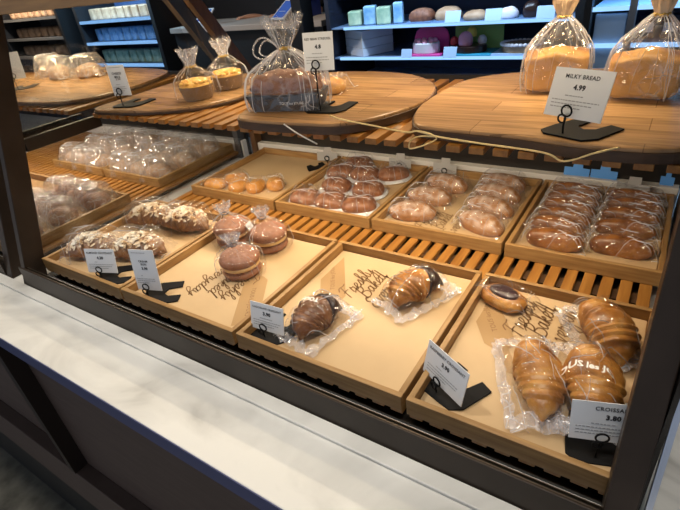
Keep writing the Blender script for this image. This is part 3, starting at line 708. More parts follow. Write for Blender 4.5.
price_tag((.884,.046,ZP), radians(-29), 'slanting white price card on black stand at front left of fourth tray', .080, .052, .014, 'RASPBERRY CROISSANT', '3.90', base_rz=radians(8))
price_tag((1.078,.042,ZP), radians(18), 'white price card reading croissant beside the right post', .074, .050, .026, 'CROISSANT', '3.80', toff=.006)
ZB = .3286
price_tag((.966,.262,ZB), radians(-22), 'price card reading milky bread on the right wooden board', .076, .058, .021, 'MILKY BREAD', '4.99', lean=radians(18))
price_tag((.566,.298,ZB), radians(10), 'upright price card beside the navy loaf carton on the middle board', .054, .058, .068, 'RED BEAN STREUSEL', '4.8', lean=radians(8))
price_tag((.035,.275,.3206), radians(16), 'small price card on the left board next to the side glass', .046, .064, .024, 'CHEESE|MILK', '2.50', lean=radians(2), portrait=True, tsize=.007, psize=.007)
price_tag((-.61,.36,.3206), radians(50), 'price card on the board in the neighbouring case beyond the glass', .055, .075, .03, '', '', portrait=True)
# tags seen from behind at the back of the rear trays
def rear_tag(loc, rz, label, m, clip=True):
    t = thing('shelf_tag', label, 'price tag', loc, rz, 'tags along the back of the rear trays')
    P = [(-.032,0),(.032,0),(.032,.024),(.014,.025),(.013,.040),(-.010,.040),(-.011,.026),(-.032,.026)]
    R = Matrix.Rotation(pi/2-.15, 4, 'X') @ Matrix.Translation((0,0,0))
    MB().prism(P, -.0008, .0008, R).done('card', m, t)
    if clip:
        MB().tube([(cos(a)*.007, -.003, .008+sin(a)*.007) for a in [2*pi*i/14 for i in range(14)]], .0014, 6, True).tube([(0,-.003,.002),(0,-.003,-.018)], .0014, 6).done('wire_clip', M['plast'], t)
    return t
rear_tag((.240,.728,.042), .25, 'grey tag leaning at the back corner between first and second rear trays', M['cardback'])
rear_tag((.476,.738,.042), .1, 'grey tag at the back of second rear tray under the gold loop', M['cardback'])
rear_tag((.606,.738,.042), 0, 'wide grey tag at the back left of third rear tray', M['cardback'])
rear_tag((.915,.777,.0582), 0, 'blue tag left of the other blue tag, behind the right rear tray', M['bluecard'], False).scale = (.85,1,.72)
rear_tag((.972,.777,.0582), 0, 'blue tag right of the other blue tag, behind the right rear tray', M['bluecard'], False).scale = (.85,1,.72)
rear_tag((1.035,.742,.042), 0, 'grey tag with black ring at the back of right rear tray', M['cardback'])
rear_tag((1.094,.777,.0582), 0, 'narrow blue tag at the back by the right post', M['bluecard'], False).scale = (.4,1,.72)
# black fork base lying in the first rear tray
t = thing('tag_base', 'black fork-shaped tag base lying at the back of first rear tray', 'tag stand', (.225,.690,ZP), radians(60))
MB().prism([(-.03,-.01),(.02,-.012),(.03,0),(.034,.030),(.020,.032),(.014,.016),(0,.014),(-.004,.034),(-.018,.034),(-.026,.01)], 0, .0022).done('base_plate', M['plast'], t, bevel=.0005)

# ------------------------------------------------------------------ boards on the upper shelf
def board(P, z0, z1, m, label):
    t = thing('wooden_board', label, 'wooden board', (0,0,z0), 0, 'live-edge wooden boards')
    Q = closedsmooth(P, 6)
    MB().prism(Q, 0, z1-z0).done('board', m, t, bevel=.003)
    cx = sum(p[0] for p in Q)/len(Q); cyy = sum(p[1] for p in Q)/len(Q)
    MB().prism([(x+(x-cx)/max(.01,math.hypot(x-cx,y-cyy))*.0025, y+(y-cyy)/max(.01,math.hypot(x-cx,y-cyy))*.0025) for x, y in Q], .001, z1-z0-.005).done('bark_edge', M['bark'], t, bevel=.001)  # dark rim around the live edge, paints the shade on its sides
    return t
board([(-.050,.245),(.054,.243),(.150,.268),(.225,.310),(.262,.370),(.270,.440),(.245,.540),(.12,.600),(-.02,.575),(-.056,.50),(-.058,.36)], .3085, .320, M['board1'], 'wooden board on the left carrying two bagged pastry cups')
board([(.412,.240),(.470,.228),(.560,.232),(.625,.242),(.672,.285),(.706,.364),(.703,.450),(.665,.525),(.570,.590),(.430,.600),(.335,.560),(.315,.470),(.345,.380),(.385,.300)], .3085, .328, M['board1'], 'wooden board in the middle carrying the loaf in its navy carton')
board([(.748,.272),(.792,.256),(.900,.248),(1.00,.232),(1.09,.248),(1.110,.33),(1.112,.52),(1.08,.620),(.930,.640),(.800,.600),(.735,.545),(.716,.460),(.718,.350)], .3085, .328, M['board2'], 'wooden board on the right carrying two bagged milk breads')
board([(-.80,.26),(-.60,.245),(-.40,.25),(-.25,.27),(-.18,.34),(-.175,.50),(-.25,.63),(-.5,.66),(-.78,.65),(-.90,.45)], .3085, .320, M['board1'], 'long wooden board in the neighbouring case behind the side glass')

# pastry cups in tied bags
def cup(loc, label, seed, h3=.125, lean=(0,0), first=None):
    t = thing('pastry_cup', label, 'pastry', loc, seed, 'bagged pastry cups')
    MB().rings([[Vector((cos(2*pi*j/28)*r, sin(2*pi*j/28)*r, z)) for j in range(28)] for r, z in ((.028,.001),(.031,.001),(.039,.030),(.0375,.030),(.032,.012))]).done('paper_cup', M['papercup'], t, smooth=False)
    rg = random.Random(seed); mb = blob_mb(.036,.036,.018,seed,2,.002,60); mb.v = [(x,y,z+.022) for x,y,z in mb.v]
    for _ in range(40):
        a = rg.uniform(0,2*pi); r = .033*rg.random()**.5; b = blob_mb(.006,.0045,.006,rg.random()*9,2,.0006,90,8,5)
        mb.add([(x+cos(a)*r, y+sin(a)*r, z+.036-.25*r*r*10) for x,y,z in b.v], b.f)
    mb.done('cheese_topping', M['corn'], t, smooth=True)
    bagdone(tied_bag_mb(.050,.048,.042,.070,h3,.010,.022,seed,lean=lean,ex=2.1), M['film'], t)
    tp = tied_bag_mb(.010,.009,.002,.003,.036,.010,.024,seed,36,pleats=7,ex=2,folds=8); tp.v = [(x+lean[0], y+lean[1], z+.069) for x,y,z in tp.v]
    bagdone(tp, M['film_milky'], t).name = 'gathered_top'
    ring_tie(.0105,.0705,lean).done('twist_tie', M['tie'], t)
    return t
cup((.178,.362,.3206), 'yellow-topped pastry cup in clear tied bag, front left of the pair', 3, .105, (-.014,.01))
cup((.182,.455,.3206), 'yellow-topped pastry cup in tall tied bag, back right of the pair', 5, .112, (-.004,.0))

# loaf cake in navy carton
t = thing('loaf_cake', 'reddish brown loaf cake in a navy carton wrapped in tied clear film', 'cake', (.482,.306,ZB), radians(14)); t.scale = (1.08,1.08,1.0)
MB().hexa([(-.056,-.026,.001),(.056,-.026,.001),(.056,.026,.001),(-.056,.026,.001)], [(-.064,-.031,.030),(.064,-.031,.030),(.064,.031,.030),(-.064,.031,.030)]).done('navy_carton', M['navy'], t, bevel=.001)
mb = blob_mb(.060,.028,.042,81,3.5,.007,65,48,26); mb.v = [(x,y,z+.024) for x,y,z in mb.v]; mb.done('cake', M['cakered'], t, smooth=True)
vs, fs = text_mesh('TOUS les JOURS', .0062)
R = Matrix.Translation((.018,-.0305,.014)) @ Matrix.Rotation(pi/2-.17, 4, 'X')
MB().add([R @ v for v in vs], fs).done('carton_lettering', M['card'], t)
bagdone(tied_bag_mb(.070,.037,.060,.100,.150,.009,.030,9,44,lean=(.004,.006),pleats=13,ex=4,folds=60), M['film_pleat'], t)
ring_tie(.0098,.1005,(.004,.006)).done('twist_tie', M['tie'], t)
bw = MB()
for sgn, r in ((-1,.022),(-1,.016)):
    bw.tube([(sgn*(.002+r+cos(a)*r), -.006+.006*sin(a*2), .104+sin(a)*r*.8) for a in [2*pi*i/18 for i in range(18)]], .0014, 6, True)
bw.done('ribbon_loop', M['film_milky'], t)

# milk breads
def milk(loc, rz, label, seed, lean):
    t = thing('milk_bread', label, 'bread', loc, rz, 'bagged milk breads')
    mb = MB(); RR = []
    for i in range(25):
        s = -1+2*i/24; cr = max(.02, (1-abs(s)**9)**(1/4)); ring = []
        for j in range(44):
            th = 2*pi*j/44; x = math.copysign(abs(cos(th))**.38, cos(th))*.046*cr*(1+.05*s); y = math.copysign(abs(sin(th))**.38, sin(th))*.037*cr
            z = .031*(s+1)+(max(0, s-.2)*.005*cos(x*95)); qv = Vector((x, y, z)); k_ = noise.noise(qv*38+Vector((seed, 0, 0)))*.0025
            ring.append(Vector((x*(1+k_*14), y*(1+k_*14), max(.0004, z+k_))))
        RR.append(ring)
    mb.rings(RR)
    mb.done('loaf', M['milkbread'], t, smooth=True)
    bagdone(tied_bag_mb(.052,.042,.064,.108,.110,.009,.01,seed,44,lean=lean,pleats=13,ex=4,folds=64), M['film_pleat'], t)
    ring_tie(.0098,.1085,lean).done('twist_tie', M['tie'], t)
    tp = tied_bag_mb(.009,.008,.002,.003,.030,.009,.017,seed,36,pleats=8,ex=2); tp.v = [(x+lean[0], y+lean[1], z+.105) for x,y,z in tp.v]
    tp.done('gathered_top', M['beige'], t)
    return t
milk((.898,.488,ZB), radians(10), 'pale milk bread in tied clear bag, left of the two on the right board', 91, (.004,.0))
milk((1.026,.462,ZB), radians(2), 'pale milk bread in tied clear bag, right of the two on the right board', 92, (.006,.004))
packed('bread_roll', 'bread', blob_mb(.030,.026,.026,95,2.5,.002), M['milkbread'], pouch_mb(.085,.075,.031,95,.5,.5), 'small bread roll in clear bag behind the price card on the middle board', (.498,.420,ZB), .2, None)

# cords along the shelf front
q = lambda x, z, y=.236: (1.064+.979*(x-1.064), -.3906+.979*(y+.3906), .5494+.979*(z-.5494))
cd = MB().tube(smoothpts([q(.600,.3335,.262),q(.629,.3315,.252),q(.69,.327,.246),q(.749,.3245),q(.767,.3275),q(.785,.3255),q(.800,.3215),q(.86,.317),q(.942,.312),q(.968,.303),q(1.001,.317),q(1.025,.323,.245)], 6), .0013, 6)
cd.tube(smoothpts([q(.767,.3275),q(.785,.3240),q(.798,.3190),q(.78,.308),q(.757,.300),q(.7545,.306),q(.760,.315),q(.775,.3205),q(.800,.3215)], 6), .0011, 6)
tag(cd.done('gold_cord', M['gold'], None, smooth=True), 'thin gold cord with one loop hanging along the front of the upper shelf', 'cord')
tag(MB().tube(smoothpts([q(.520,.3215,.237),q(.55,.308,.234),q(.585,.292,.237)], 5), .0012, 6).done('white_cord', M['whitecord'], None, smooth=True), 'short white cord hanging across the shelf front below the navy carton', 'cord')

# ------------------------------------------------------------------ the neighbouring case's goods
for (a, b, y0, y1, l) in ((-.46,-.176,0,.325,'wooden tray at the front of the neighbouring case, nearest the glass'),(-.46,-.176,.43,.755,'wooden tray at the back of the neighbouring case, nearest the glass'),(-.77,-.47,.43,.755,'wooden tray at the back of the neighbouring case, second from the glass'),(-.77,-.47,0,.325,'wooden tray at the front of the neighbouring case, second from the glass')):
    tray(a, b, y0, y1, l)
def neigh(name, lab, loc, rz, m, first, sc=1):
    if first is None:
        t = packed(name, 'pastry', blob_mb(.042,.030,.040,14,2.3,.003,40), m, pouch_mb(.110,.088,.066,17,.5,.5,rim=.014), lab, loc, rz, 'bagged pastries in the neighbouring case', 'film_neigh'); return t
    return dup(first, loc, rz, lab)
zz = .0295
f1 = None; k = 0
rows = ('front','second','third','rear'); colsn = ('right','middle','left')
for r in range(3):
    for c in range(3):
        lab = 'brown pastry in crumpled bag, neighbouring front tray by the glass, %s row, %s' % (rows[r], colsn[c])
        o = neigh('bagged_pastry', lab, (-.242-c*.080, .06+r*.10, zz), .3+.7*((k*5) % 7)/7, M['redbread'], f1); f1 = f1 or o; k += 1
f2 = None
for ti, (x0, tl) in enumerate(((-.242,'nearest the glass'),(-.540,'second from the glass'))):
    for r in range(3):
        for c in range(3):
            lab = 'pale pastry in crumpled bag, neighbouring back tray %s, %s row, %s' % (tl, rows[r], colsn[c])
            o = neigh('bagged_pastry', lab, (x0-c*.080, .485+r*.10, zz), .2+.8*((k*5) % 7)/7, M['tan'], f2); f2 = f2 or o; k += 1
f3 = None
for i, (x, y, l) in enumerate(((-.62,.50,'left'),(-.50,.53,'middle'),(-.74,.54,'leftmost, behind the tag'))):
    lab = 'bagged pastry on the neighbouring board, %s' % l
    o = neigh('bagged_pastry', lab, (x,y,.3206), .5*i, M['tan'], f3); f3 = f3 or o

# ------------------------------------------------------------------ background: checkout
cc = thing('checkout_counter', 'checkout counter with pale top edge and black front behind the case', 'counter', (-2.25,3.0,BZ))
MB().box(-.85,.93,0,.6,1.12,1.165).done('counter_top', M['counterwhite'], cc, bevel=.004)
MB().box(-.83,.92,.03,.58,-.13,1.12).done('counter_body', M['black'], cc)
def terminal(loc, rz, label, w, d):
    t = thing('payment_terminal', label, 'screen', loc, rz)
    R = Matrix.Translation((0,0,.07)) @ Matrix.Rotation(radians(35), 4, 'X')
    MB().box(-w/2, w/2, -d/2, d/2, 0, .014, R).done('screen_frame', M['device'], t, bevel=.003)
    MB().box(-w/2+.018, w/2-.018, -d/2+.018, d/2-.018, .0142, .0152, R).done('screen', M['screen'], t)
    MB().box(-.05,.05,-.03,.06,0,.07).done('stand', M['device'], t)
    return t
terminal((-1.80,3.18,.165), -.35, 'tilted white-framed tablet with blue screen on the checkout counter', .20, .22)
terminal((-2.74,3.15,.165), .1, 'small white payment terminal with blue screen, left on the checkout counter', .15, .18)
tag(MB().box(-1.70,-1.62,3.3,3.45,.165,.30).done('blue_box', plain('blue', (.02,.05,.30), .5), bevel=.004), 'small deep blue box on the checkout counter behind the tablet', 'box')
tag(MB().box(-1.24,-1.16,2.55,2.68,FZ,2.0).done('black_column', M['black']), 'slim black column between the checkout and the cake fridge', 'column')
# person at the checkout
def skin_obj(name, V, E, R, m, parent, sub=2, root=0):
    me = bpy.data.meshes.new(name); me.from_pydata(V, E, []); o = bpy.data.objects.new(name, me); COL.objects.link(o)
    s = o.modifiers.new('skin', 'SKIN'); s.use_smooth_shade = True
    for i, r in enumerate(R): me.skin_vertices[0].data[i].radius = (r, r) if not isinstance(r, tuple) else r
    me.skin_vertices[0].data[root].use_root = True
    o.modifiers.new('sub', 'SUBSURF').levels = sub
    dg = bpy.context.evaluated_depsgraph_get(); nm = bpy.data.meshes.new_from_object(o.evaluated_get(dg)); bpy.data.objects.remove(o)
    nm.name = name; nm.materials.clear(); nm.materials.append(m)
    n = bpy.data.objects.new(name, nm); COL.objects.link(n); n.parent = parent
    return n
P = [(0,0,.92),(0,.0,1.12),(0,0,1.34),(0,0,1.44),(0,-.02,1.52),(0,-.03,1.60),(0,-.03,1.68),
     (.18,0,1.38),(.22,-.04,1.12),(.10,-.30,1.215),(.04,-.36,1.235),
     (-.18,0,1.38),(-.24,-.04,1.12),(-.28,-.30,1.22),(-.34,-.37,1.235),
     (.09,0,.86),(.10,-.01,.48),(.10,.01,.08),(.10,-.12,.03),(-.09,0,.86),(-.10,-.01,.48),(-.10,.01,.08),(-.10,-.12,.03)]
E_ = [(0,1),(1,2),(2,3),(3,4),(4,5),(5,6),(2,7),(7,8),(8,9),(9,10),(2,11),(11,12),(12,13),(13,14),(0,15),(15,16),(16,17),(17,18),(0,19),(19,20),(20,21),(21,22)]
R_ = [(.15,.11),(.13,.10),(.15,.10),.06,.075,.095,.07,.065,.042,.03,.026,.065,.042,.03,.026,.09,.06,.042,.035,.09,.06,.042,.035]
fing = []
for hx, hy, hz, dx, dy in ((.04,-.36,1.235,-.55,-.8),(-.34,-.37,1.235,-.6,-.8)):
    d = Vector((dx,dy,0)).normalized(); s = Vector((-d.y,d.x,0)); b = Vector((hx,hy,hz)); hand = 10 if hx > 0 else 14
    for i, l in enumerate((.062,.072,.066,.05)):
        a = b+d*.045+s*(i-1.5)*.018; n0 = len(P); P += [tuple(a), tuple(a+d*l*.55), tuple(a+d*l+Vector((0,0,-.022)))]; R_ += [.0095,.0085,.007]; E_ += [(hand,n0),(n0,n0+1),(n0+1,n0+2)]
    a = b+s*-.030; n0 = len(P); P += [tuple(a+d*.01), tuple(a+d*.045-s*.012)]; R_ += [.011,.008]; E_ += [(hand,n0),(n0,n0+1)]
pr = thing('person', 'person in a black shirt with forearms over the checkout counter', 'person', (-2.16,3.88,FZ), 0); pr.scale = (1.06,1.06,1.06)
skin_obj('body', P, E_, R_, M['skin'], pr)
S = [(0,0,.92),(0,0,1.12),(0,0,1.36),(0,0,1.45),(.18,0,1.39),(.215,-.02,1.22),(-.18,0,1.39),(-.225,-.02,1.22)]
skin_obj('shirt', S, [(0,1),(1,2),(2,3),(2,4),(4,5),(2,6),(6,7)], [(.17,.125),(.15,.118),(.17,.12),.075,.085,.066,.085,.066], M['shirt'], pr)
S = [(0,0,.92),(.09,0,.84),(.10,-.01,.48),(.10,.01,.10),(-.09,0,.84),(-.10,-.01,.48),(-.10,.01,.10)]
skin_obj('trousers', S, [(0,1),(1,2),(2,3),(0,4),(4,5),(5,6)], [(.17,.125),.105,.078,.06,.105,.078,.06], M['shirt'], pr)
mb = blob_mb(.095,.105,.13,3,2,.003); mb.v = [(x, y-.005, z+1.625) for x,y,z in mb.v]; mb.done('hair', M['hair'], pr, smooth=True)
mb = MB()
for sx in (-.035,.035): b = blob_mb(.014,.008,.014,1,2,0,n=10,m=6); mb.add([(x+sx, y-.118, z+1.605) for x,y,z in b.v], b.f)
mb.done('eyes', M['black'], pr, smooth=True)

# cake fridge
fr = thing('cake_fridge', 'refrigerated cake display with blue-lit shelves behind the wooden boards', 'fridge', (0,2.5,BZ))
X0, X1 = -.90, .585
MB().box(X0, X1, .55, .58, .2, 2.0).done('back_lining', M['fr_in'], fr)
MB().box(X0, X1, 0, .58, -.13, .78).done('lower_body', M['darkgloss'], fr)
MB().box(X0-.03, X0, 0, .58, -.13, 2.0).done('side_panel', M['darkgloss'], fr)
MB().box(X1, X1+.045, -.02, .58, -.13, 2.0).done('side_panel', M['black'], fr)
for z in (.81, .985, 1.168, 1.46):
    s = MB().box(X0, X1, .012, .55, z-.008, z).done('shelf', M['fr_shelf'], fr)
    MB().box(X0+(.10 if z > 1.1 else .05), X1, 0, .012, z-.012, z+.004).done('lit_edge', M['shelfblue'], s)
def onshelf(mb, name, cat, m, lab, loc, rz=0, grp=None, bevel=0, smooth=False):
    o = mb.done(name, m, None, smooth=smooth, bevel=bevel, loc=loc, rz=rz); tag(o, lab, cat, grp); return o
Z1, Z2, Z0 = 1.168+BZ, .985+BZ, .81+BZ
for i, (n_) in enumerate(('lowest','middle','topmost')):
    t = thing('cake_box', '%s of three white cake boxes stacked left on the lower fridge shelf' % n_, 'box', (-.72,2.68,Z2+.002+i*.052), -.5, 'white cake boxes')
    MB().box(-.11,.11,-.12,.12,0,.050).done('carton', M['whitebox'], t, bevel=.002)
    MB().box(-.112,-.1101,-.118,.118,.002,.048).done('end_flap', M['greybox'], t)
# pink carton with cake
t = thing('cake_box', 'bright pink arched cake box with clear front on the lower fridge shelf', 'cake box', (-.265,2.58,Z2), 0)
A = [(-.115,0),(.115,0),(.115,.10)]+[(.09*cos(a)+.0, .10+.045*sin(a)) for a in [pi*i/10 for i in range(11)]]+[(-.115,.10)]
MB().prism([(x,z) for x,z in [(-.115,0),(.115,0),(.115,.09),(.10,.125),(.07,.145),(-.07,.145),(-.10,.125),(-.115,.09)]], -.006, .006, Matrix.Translation((0,.10,0)) @ Matrix.Rotation(pi/2,4,'X')).done('back_panel', M['pink'], t)
MB().box(-.13,.12,-.07,.10,0,.014).done('base_tray', M['pink'], t, bevel=.003)
MB().prism([(.085*cos(a), .085*sin(a)*.8+.01) for a in [2*pi*i/24 for i in range(24)]], .014, .075).done('cake', M['whitecake'], t, bevel=.006)
mb = MB()
for i in range(9):
    b = blob_mb(.016,.016,.02,i,2,.001,n=10,m=6); mb.add([(x+.06*cos(i*.7), y+.045*sin(i*.7)+.01, z+.074) for x,y,z in b.v], b.f)
mb.done('icing_swirls', M['palepink'], t, smooth=True)
onshelf(MB().box(-.035,.035,-.002,.002,0,.05,Matrix.Rotation(-.3,4,'X')), 'fridge_label', 'label', M['lightblue'], 'pale blue label at the left front of the pink cake box', (-.36,2.50,Z2+.001), 0)
# colourful cake
t = thing('decorated_cake', 'colourful decorated cake with green and yellow backing on a teal board', 'cake', (.005,2.60,Z2), 0)
MB().box(-.13,.15,-.08,.12,0,.012).done('cake_board', M['teal'], t, bevel=.003)
MB().prism([(.10*cos(a)+.0, .075*sin(a)+.01) for a in [2*pi*i/24 for i in range(24)]], .012, .05).done('cake', M['choc'], t, bevel=.006)
MB().box(-.13,.165,.115,.122,.0,.15).done('backing_panel', M['green'], t)
for nm, m, x, y, z, r in (('pink_ball','palepink',-.02,-.01,.05,.042),('red_ball','red',-.10,.02,.05,.026),('yellow_ball','yellow',.0,.04,.09,.03),('white_ball','whitecake',.06,.05,.05,.026)):
    b = blob_mb(r,r,r*1.8,4,2,.001); b.v = [(p+x,q_+y,s_+z) for p,q_,s_ in b.v]; b.done(nm, M[m], t, smooth=True)
onshelf(MB().box(-.04,.04,-.002,.002,0,.06,Matrix.Rotation(-.3,4,'X')), 'fridge_label', 'label', M['lightblue'], 'pale blue label in front of the colourful cake', (-.075,2.49,Z2+.001))
# white edged gateau
t = thing('ring_gateau', 'round cake with pale beaded edge on a board, right on the lower fridge shelf', 'cake', (.305,2.62,Z2), 0)
MB().box(-.16,.14,-.09,.10,0,.010).done('cake_board', M['lightblue'], t)
MB().prism([(.11*cos(a), .08*sin(a)) for a in [2*pi*i/28 for i in range(28)]], .010, .055).done('cake', M['tan'], t, bevel=.004)
mb = MB()
for i in range(30):
    b = blob_mb(.012,.012,.018,i,2,0,n=8,m=5); mb.add([(x+.112*cos(i*.2094), y+.082*sin(i*.2094), z+.045) for x,y,z in b.v], b.f)
mb.done('piped_edge', M['whitecake'], t, smooth=True)
# top-shelf goods
tops = [(-.77,'greengoods',.045,.085,'pale green wrapped cake, leftmost on the upper fridge shelf'),(-.66,'bluegoods',.04,.11,'pale blue tall carton beside the green cake on the upper fridge shelf'),(-.56,'greengoods',.045,.10,'pale green carton, third from left on the upper fridge shelf'),(-.46,'bluegoods',.03,.12,'blue tall narrow carton left of the long brown cakes'),
        (.03,'tan',.07,.05,'small brown cake behind the white label on the upper fridge shelf'),(.22,'whitecake',.05,.055,'white round cake right on the upper fridge shelf'),(.34,'choc',.045,.08,'dark chocolate cake right of the white round cake')]
for x, m, r, h, lab in tops:
    if m in ('bluegoods','greengoods'): onshelf(MB().box(-r,r,-r,r,0,h), 'cake_carton', 'box', M[m], lab, (x,2.62,Z1+.001), .3, bevel=.008)
    else: onshelf(blob_mb(r,r*.8,h,x,2.6,.004,30), 'small_cake', 'cake', M[m], lab, (x,2.62,Z1+.001), 0, smooth=True)
for k, x in enumerate((-.31,-.14)):
    t = thing('log_cake', ('left','right')[k]+' long brown log cake on the upper fridge shelf', 'cake', (x,2.64,Z1+.001), 0)
    blob_mb(.075,.06,.075,k,4,.003,40).done('cake', M['tan'] if k else M['cakered'], t, smooth=True)
    MB().box(-.08,.08,-.065,.06,0,.006).done('cake_board', M['fr_shelf'], t)
for x, lab in ((-.06,'white label on the upper fridge shelf in front of the small brown cake'),(.17,'blue label on the upper fridge shelf in front of the white round cake'),(.44,'pale label at the right end of the upper fridge shelf')):
    onshelf(MB().box(-.045,.045,-.002,.002,0,.062,Matrix.Rotation(-.35,4,'X')), 'fridge_label', 'label', M['lightblue'], lab, (x,2.49,Z1+.005))
# second fridge to the right
f2_ = thing('drinks_fridge', 'steel and glass fridge with blue light at the far right of the picture', 'fridge', (0,2.35,BZ))
MB().box(.645,1.75,.0,.6,-.13,.90).done('lower_body', M['steel'], f2_)
MB().box(.645,1.75,.57,.6,.90,2.0).done('back_lining', M['fr_in'], f2_)
for x in (.645,.83,1.72): MB().box(x,x+.03,-.01,.05,.90,2.0).done('door_frame', M['steel'] if x > .7 else M['black'], f2_)
for z in (1.06,1.22): 
    s = MB().box(.675,1.72,.05,.57,z-.008,z).done('shelf', M['fr_shelf'], f2_); MB().box(.675,1.72,.03,.05,z-.014,z+.004).done('lit_edge', M['shelfblue'], s)
MB().box(.69,.82,.05,.09,.95,1.19).done('blue_door_panel', M['lightblue'], f2_)
for k, x in enumerate((.90,1.00,1.10,1.20,1.30)):
    t = thing('drink_carton', '%s dark carton on the fridge shelf at far right' % ('first','second','third','fourth','fifth')[k], 'carton', (x,2.55,1.06+BZ), 0, 'dark cartons in the right fridge')
    MB().box(-.035,.035,-.035,.035,0,.10).done('carton', M['darkgloss'], t, bevel=.003); MB().box(-.03,.03,-.0362,-.0352,.03,.07).done('label', M['whitebox'], t)

# far left fridges
def wall_fridge(label, X0, X1, Y, zs, edge, lining):
    f = thing('wall_fridge', label, 'fridge', (0,Y,BZ))
    MB().box(X0,X1,.5,.54,-.13,2.2-.2).done('back_lining', lining, f)
    for x in (X0-.05, X1): MB().box(x,x+.05,0,.54,-.13,2.0).done('side_panel', M['black'], f)
    MB().box(X0,X1,0,.54,-.13,zs[-1]-BZ-.03).done('lower_body', M['darkgloss'], f)
    for z in zs:
        s = MB().box(X0,X1,.02,.5,z-BZ-.02,z-BZ).done('shelf', M['fr_shelf'] if edge else M['greybox'], f)
        MB().box(X0,X1,0,.02,z-BZ-.022,z-BZ+.006).done('lit_edge' if edge else 'shelf_edge', M['shelfblue'] if edge else M['greybox'], s)
    return f
wall_fridge('blue-lit wall fridge with rows of pale packs, far behind the side glass', -4.55, -3.33, 3.0, (.278,.062,-.16), True, M['fr_in'])
wall_fridge('dim open shelving with tan goods at the far upper left', -6.3, -4.98, 3.0, (.36,.14,-.07), False, M['greybox'])
def goods(proto, X0, n, dx, z, Y, row, where, grp):
    for i in range(n):
        lab = '%s pack from the left on the %s of the %s' % (ORD[i], row, where)
        o = proto if proto.get('label') is None else proto.copy()
        if o is not proto: COL.objects.link(o)
        o.location = (X0+i*dx, Y, z+.001); o.rotation_euler = (0,0,.1*((i*7) % 5-2)); o['label'] = lab; o['category'] = 'pack'; o['group'] = grp
ORD = ('first','second','third','fourth','fifth','sixth','seventh','eighth','ninth','tenth')
for m, row, z, h in (('tan','top shelf',.278,.11),('bluegoods','middle shelf',.062,.13),('greengoods','bottom shelf',-.16,.13)):
    goods(MB().box(-.05,.05,-.06,.06,0,h).done('food_pack', M[m], bevel=.012), -4.43, 9, .125, z, 3.16, row, 'blue wall fridge', 'packs in the blue wall fridge')
for m, row, z, h in (('tan','top shelf',.36,.10),('tan','middle shelf',.14,.11),('tan','bottom shelf',-.07,.11)):
    goods(MB().box(-.055,.055,-.06,.06,0,h).done('food_pack', M[m], bevel=.02), -6.15, 8, .15, z, 3.16, row, 'dim far left shelving', 'packs on the dim shelving')

# ------------------------------------------------------------------ ceiling lamps and light
def ceil_lamp(x, y, lab):
    t = thing('ceiling_light', lab, 'ceiling light', (x,y,2.0), 0, 'ceiling lights')
    MB().prism([(.10*cos(a), .10*sin(a)) for a in [2*pi*i/24 for i in range(24)]], -.03, 0).done('housing', M['black'], t)
    MB().prism([(.085*cos(a), .085*sin(a)) for a in [2*pi*i/24 for i in range(24)]], -.034, -.031).done('diffuser', M['ceil_lamp'], t)
def area(name, loc, rot, sx, sy, power, col, spread=180):
    l = bpy.data.lights.new(name, 'AREA'); l.shape = 'RECTANGLE'; l.size = sx; l.size_y = sy; l.energy = power; l.color = col; l.spread = radians(spread)
    o = bpy.data.objects.new(name, l); COL.objects.link(o); o.location = loc; o.rotation_euler = rot; return o
def spot(name, loc, target, power, col, ang=70, size=.08):
    l = bpy.data.lights.new(name, 'SPOT'); l.energy = power; l.color = col; l.spot_size = radians(ang); l.spot_blend = .6; l.shadow_soft_size = size
    o = bpy.data.objects.new(name, l); COL.objects.link(o); o.location = loc
    o.rotation_euler = (Vector(target)-Vector(loc)).to_track_quat('-Z','Y').to_euler(); return o
WARM = (1.0,.72,.40)
area('top_strip_light', (.515,.47,.535), (radians(-4),0,0), 1.05, .03, 2.4, (1,.80,.52), 150)
area('shelf_strip_light', (.515,.332,.2895), (radians(4),0,0), 1.0, .012, 3.5, (1,.83,.60), 165)
area('front_strip_light', (.515,.19,.536), (radians(30),0,0), 1.05, .015, .55, (1,.78,.48), 120)
area('neighbour_strip_light', (-.6,.47,.535), (radians(-4),0,0), .8, .03, 4.2, (1,.78,.48), 150)
area('neighbour_shelf_light', (-.6,.332,.2895), (0,0,0), .8, .012, 5.0, (1,.83,.62))
for i, (x, y) in enumerate(((.1,-.14),(1.1,-.14),(-1.6,1.6),(.4,1.6))):
    ceil_lamp(x, y, ('round ceiling light above the left of the counter','round ceiling light above the right of the counter','round ceiling light over the aisle on the left','round ceiling light over the aisle on the right')[i])
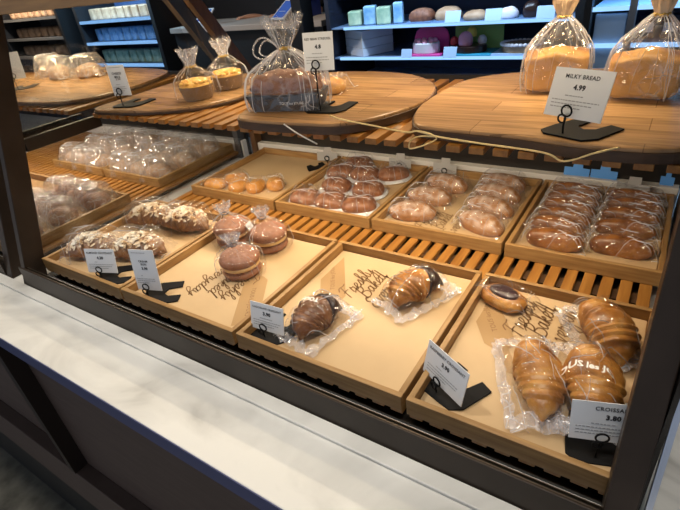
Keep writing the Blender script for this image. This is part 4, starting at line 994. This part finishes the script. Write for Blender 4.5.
spot('spot_left', (.1,-.14,1.95), (.1,-.10,0), 84, (1,.93,.82), 75)
spot('spot_right', (1.1,-.14,1.95), (.9,-.10,0), 58, (1,.93,.82), 75)
spot('aisle_left', (-1.6,1.6,1.95), (-2.2,3.2,0), 180, (1,.85,.7), 100)
spot('aisle_right', (.4,1.6,1.95), (0,2.8,0), 30, (.8,.88,1), 100)
area('fridge_light', (-.15,2.30,.72), (radians(48),0,0), 1.3, .05, 16.0, (.55,.75,1))  # added fill in front of the cake shelves, no fixture
area('wall_fridge_light', (-3.95,2.75,.85), (radians(50),0,0), 1.1, .1, 60.0, (.45,.75,1))  # added fill that brightens the packs from the front, no fixture
area('shelving_light', (-5.6,2.75,.9), (radians(50),0,0), 1.2, .1, 50.0, (1,.8,.6))  # added warm fill for the tan goods, no fixture
area('right_fridge_light', (1.2,2.45,.55), (0,0,0), 1.0, .1, 16.0, (.35,.65,1))

w = bpy.data.worlds.new('world'); SC.world = w; w.use_nodes = True
bg = w.node_tree.nodes['Background']; bg.inputs[0].default_value = (.78,.86,1.0,1); bg.inputs[1].default_value = .55

# ------------------------------------------------------------------ camera
def cam_axes(a, b, c):
    f = Vector((sin(a)*cos(b), cos(a)*cos(b), -sin(b))); r = Vector((cos(a), -sin(a), 0)); u = r.cross(f)
    return r*cos(c)+u*sin(c), -r*sin(c)+u*cos(c), f
r, u, f = cam_axes(-.634631657, .544528950, -.130320746)
cd = bpy.data.cameras.new('camera'); co = bpy.data.objects.new('camera', cd); COL.objects.link(co)
Mx = Matrix((r, u, -f)).transposed().to_4x4(); Mx.translation = (1.06397,-.390564,.549393); co.matrix_world = Mx
cd.sensor_fit = 'HORIZONTAL'; cd.sensor_width = 36; cd.lens = 484.11/680*36; cd.clip_start = .02
SC.camera = co
SC.view_settings.view_transform = 'Standard'; SC.view_settings.look = 'None'; SC.view_settings.gamma = 1; SC.view_settings.exposure = 0
SC.cycles.transparent_max_bounces = 24; SC.cycles.max_bounces = 8
SC.cycles.sample_clamp_indirect = 4
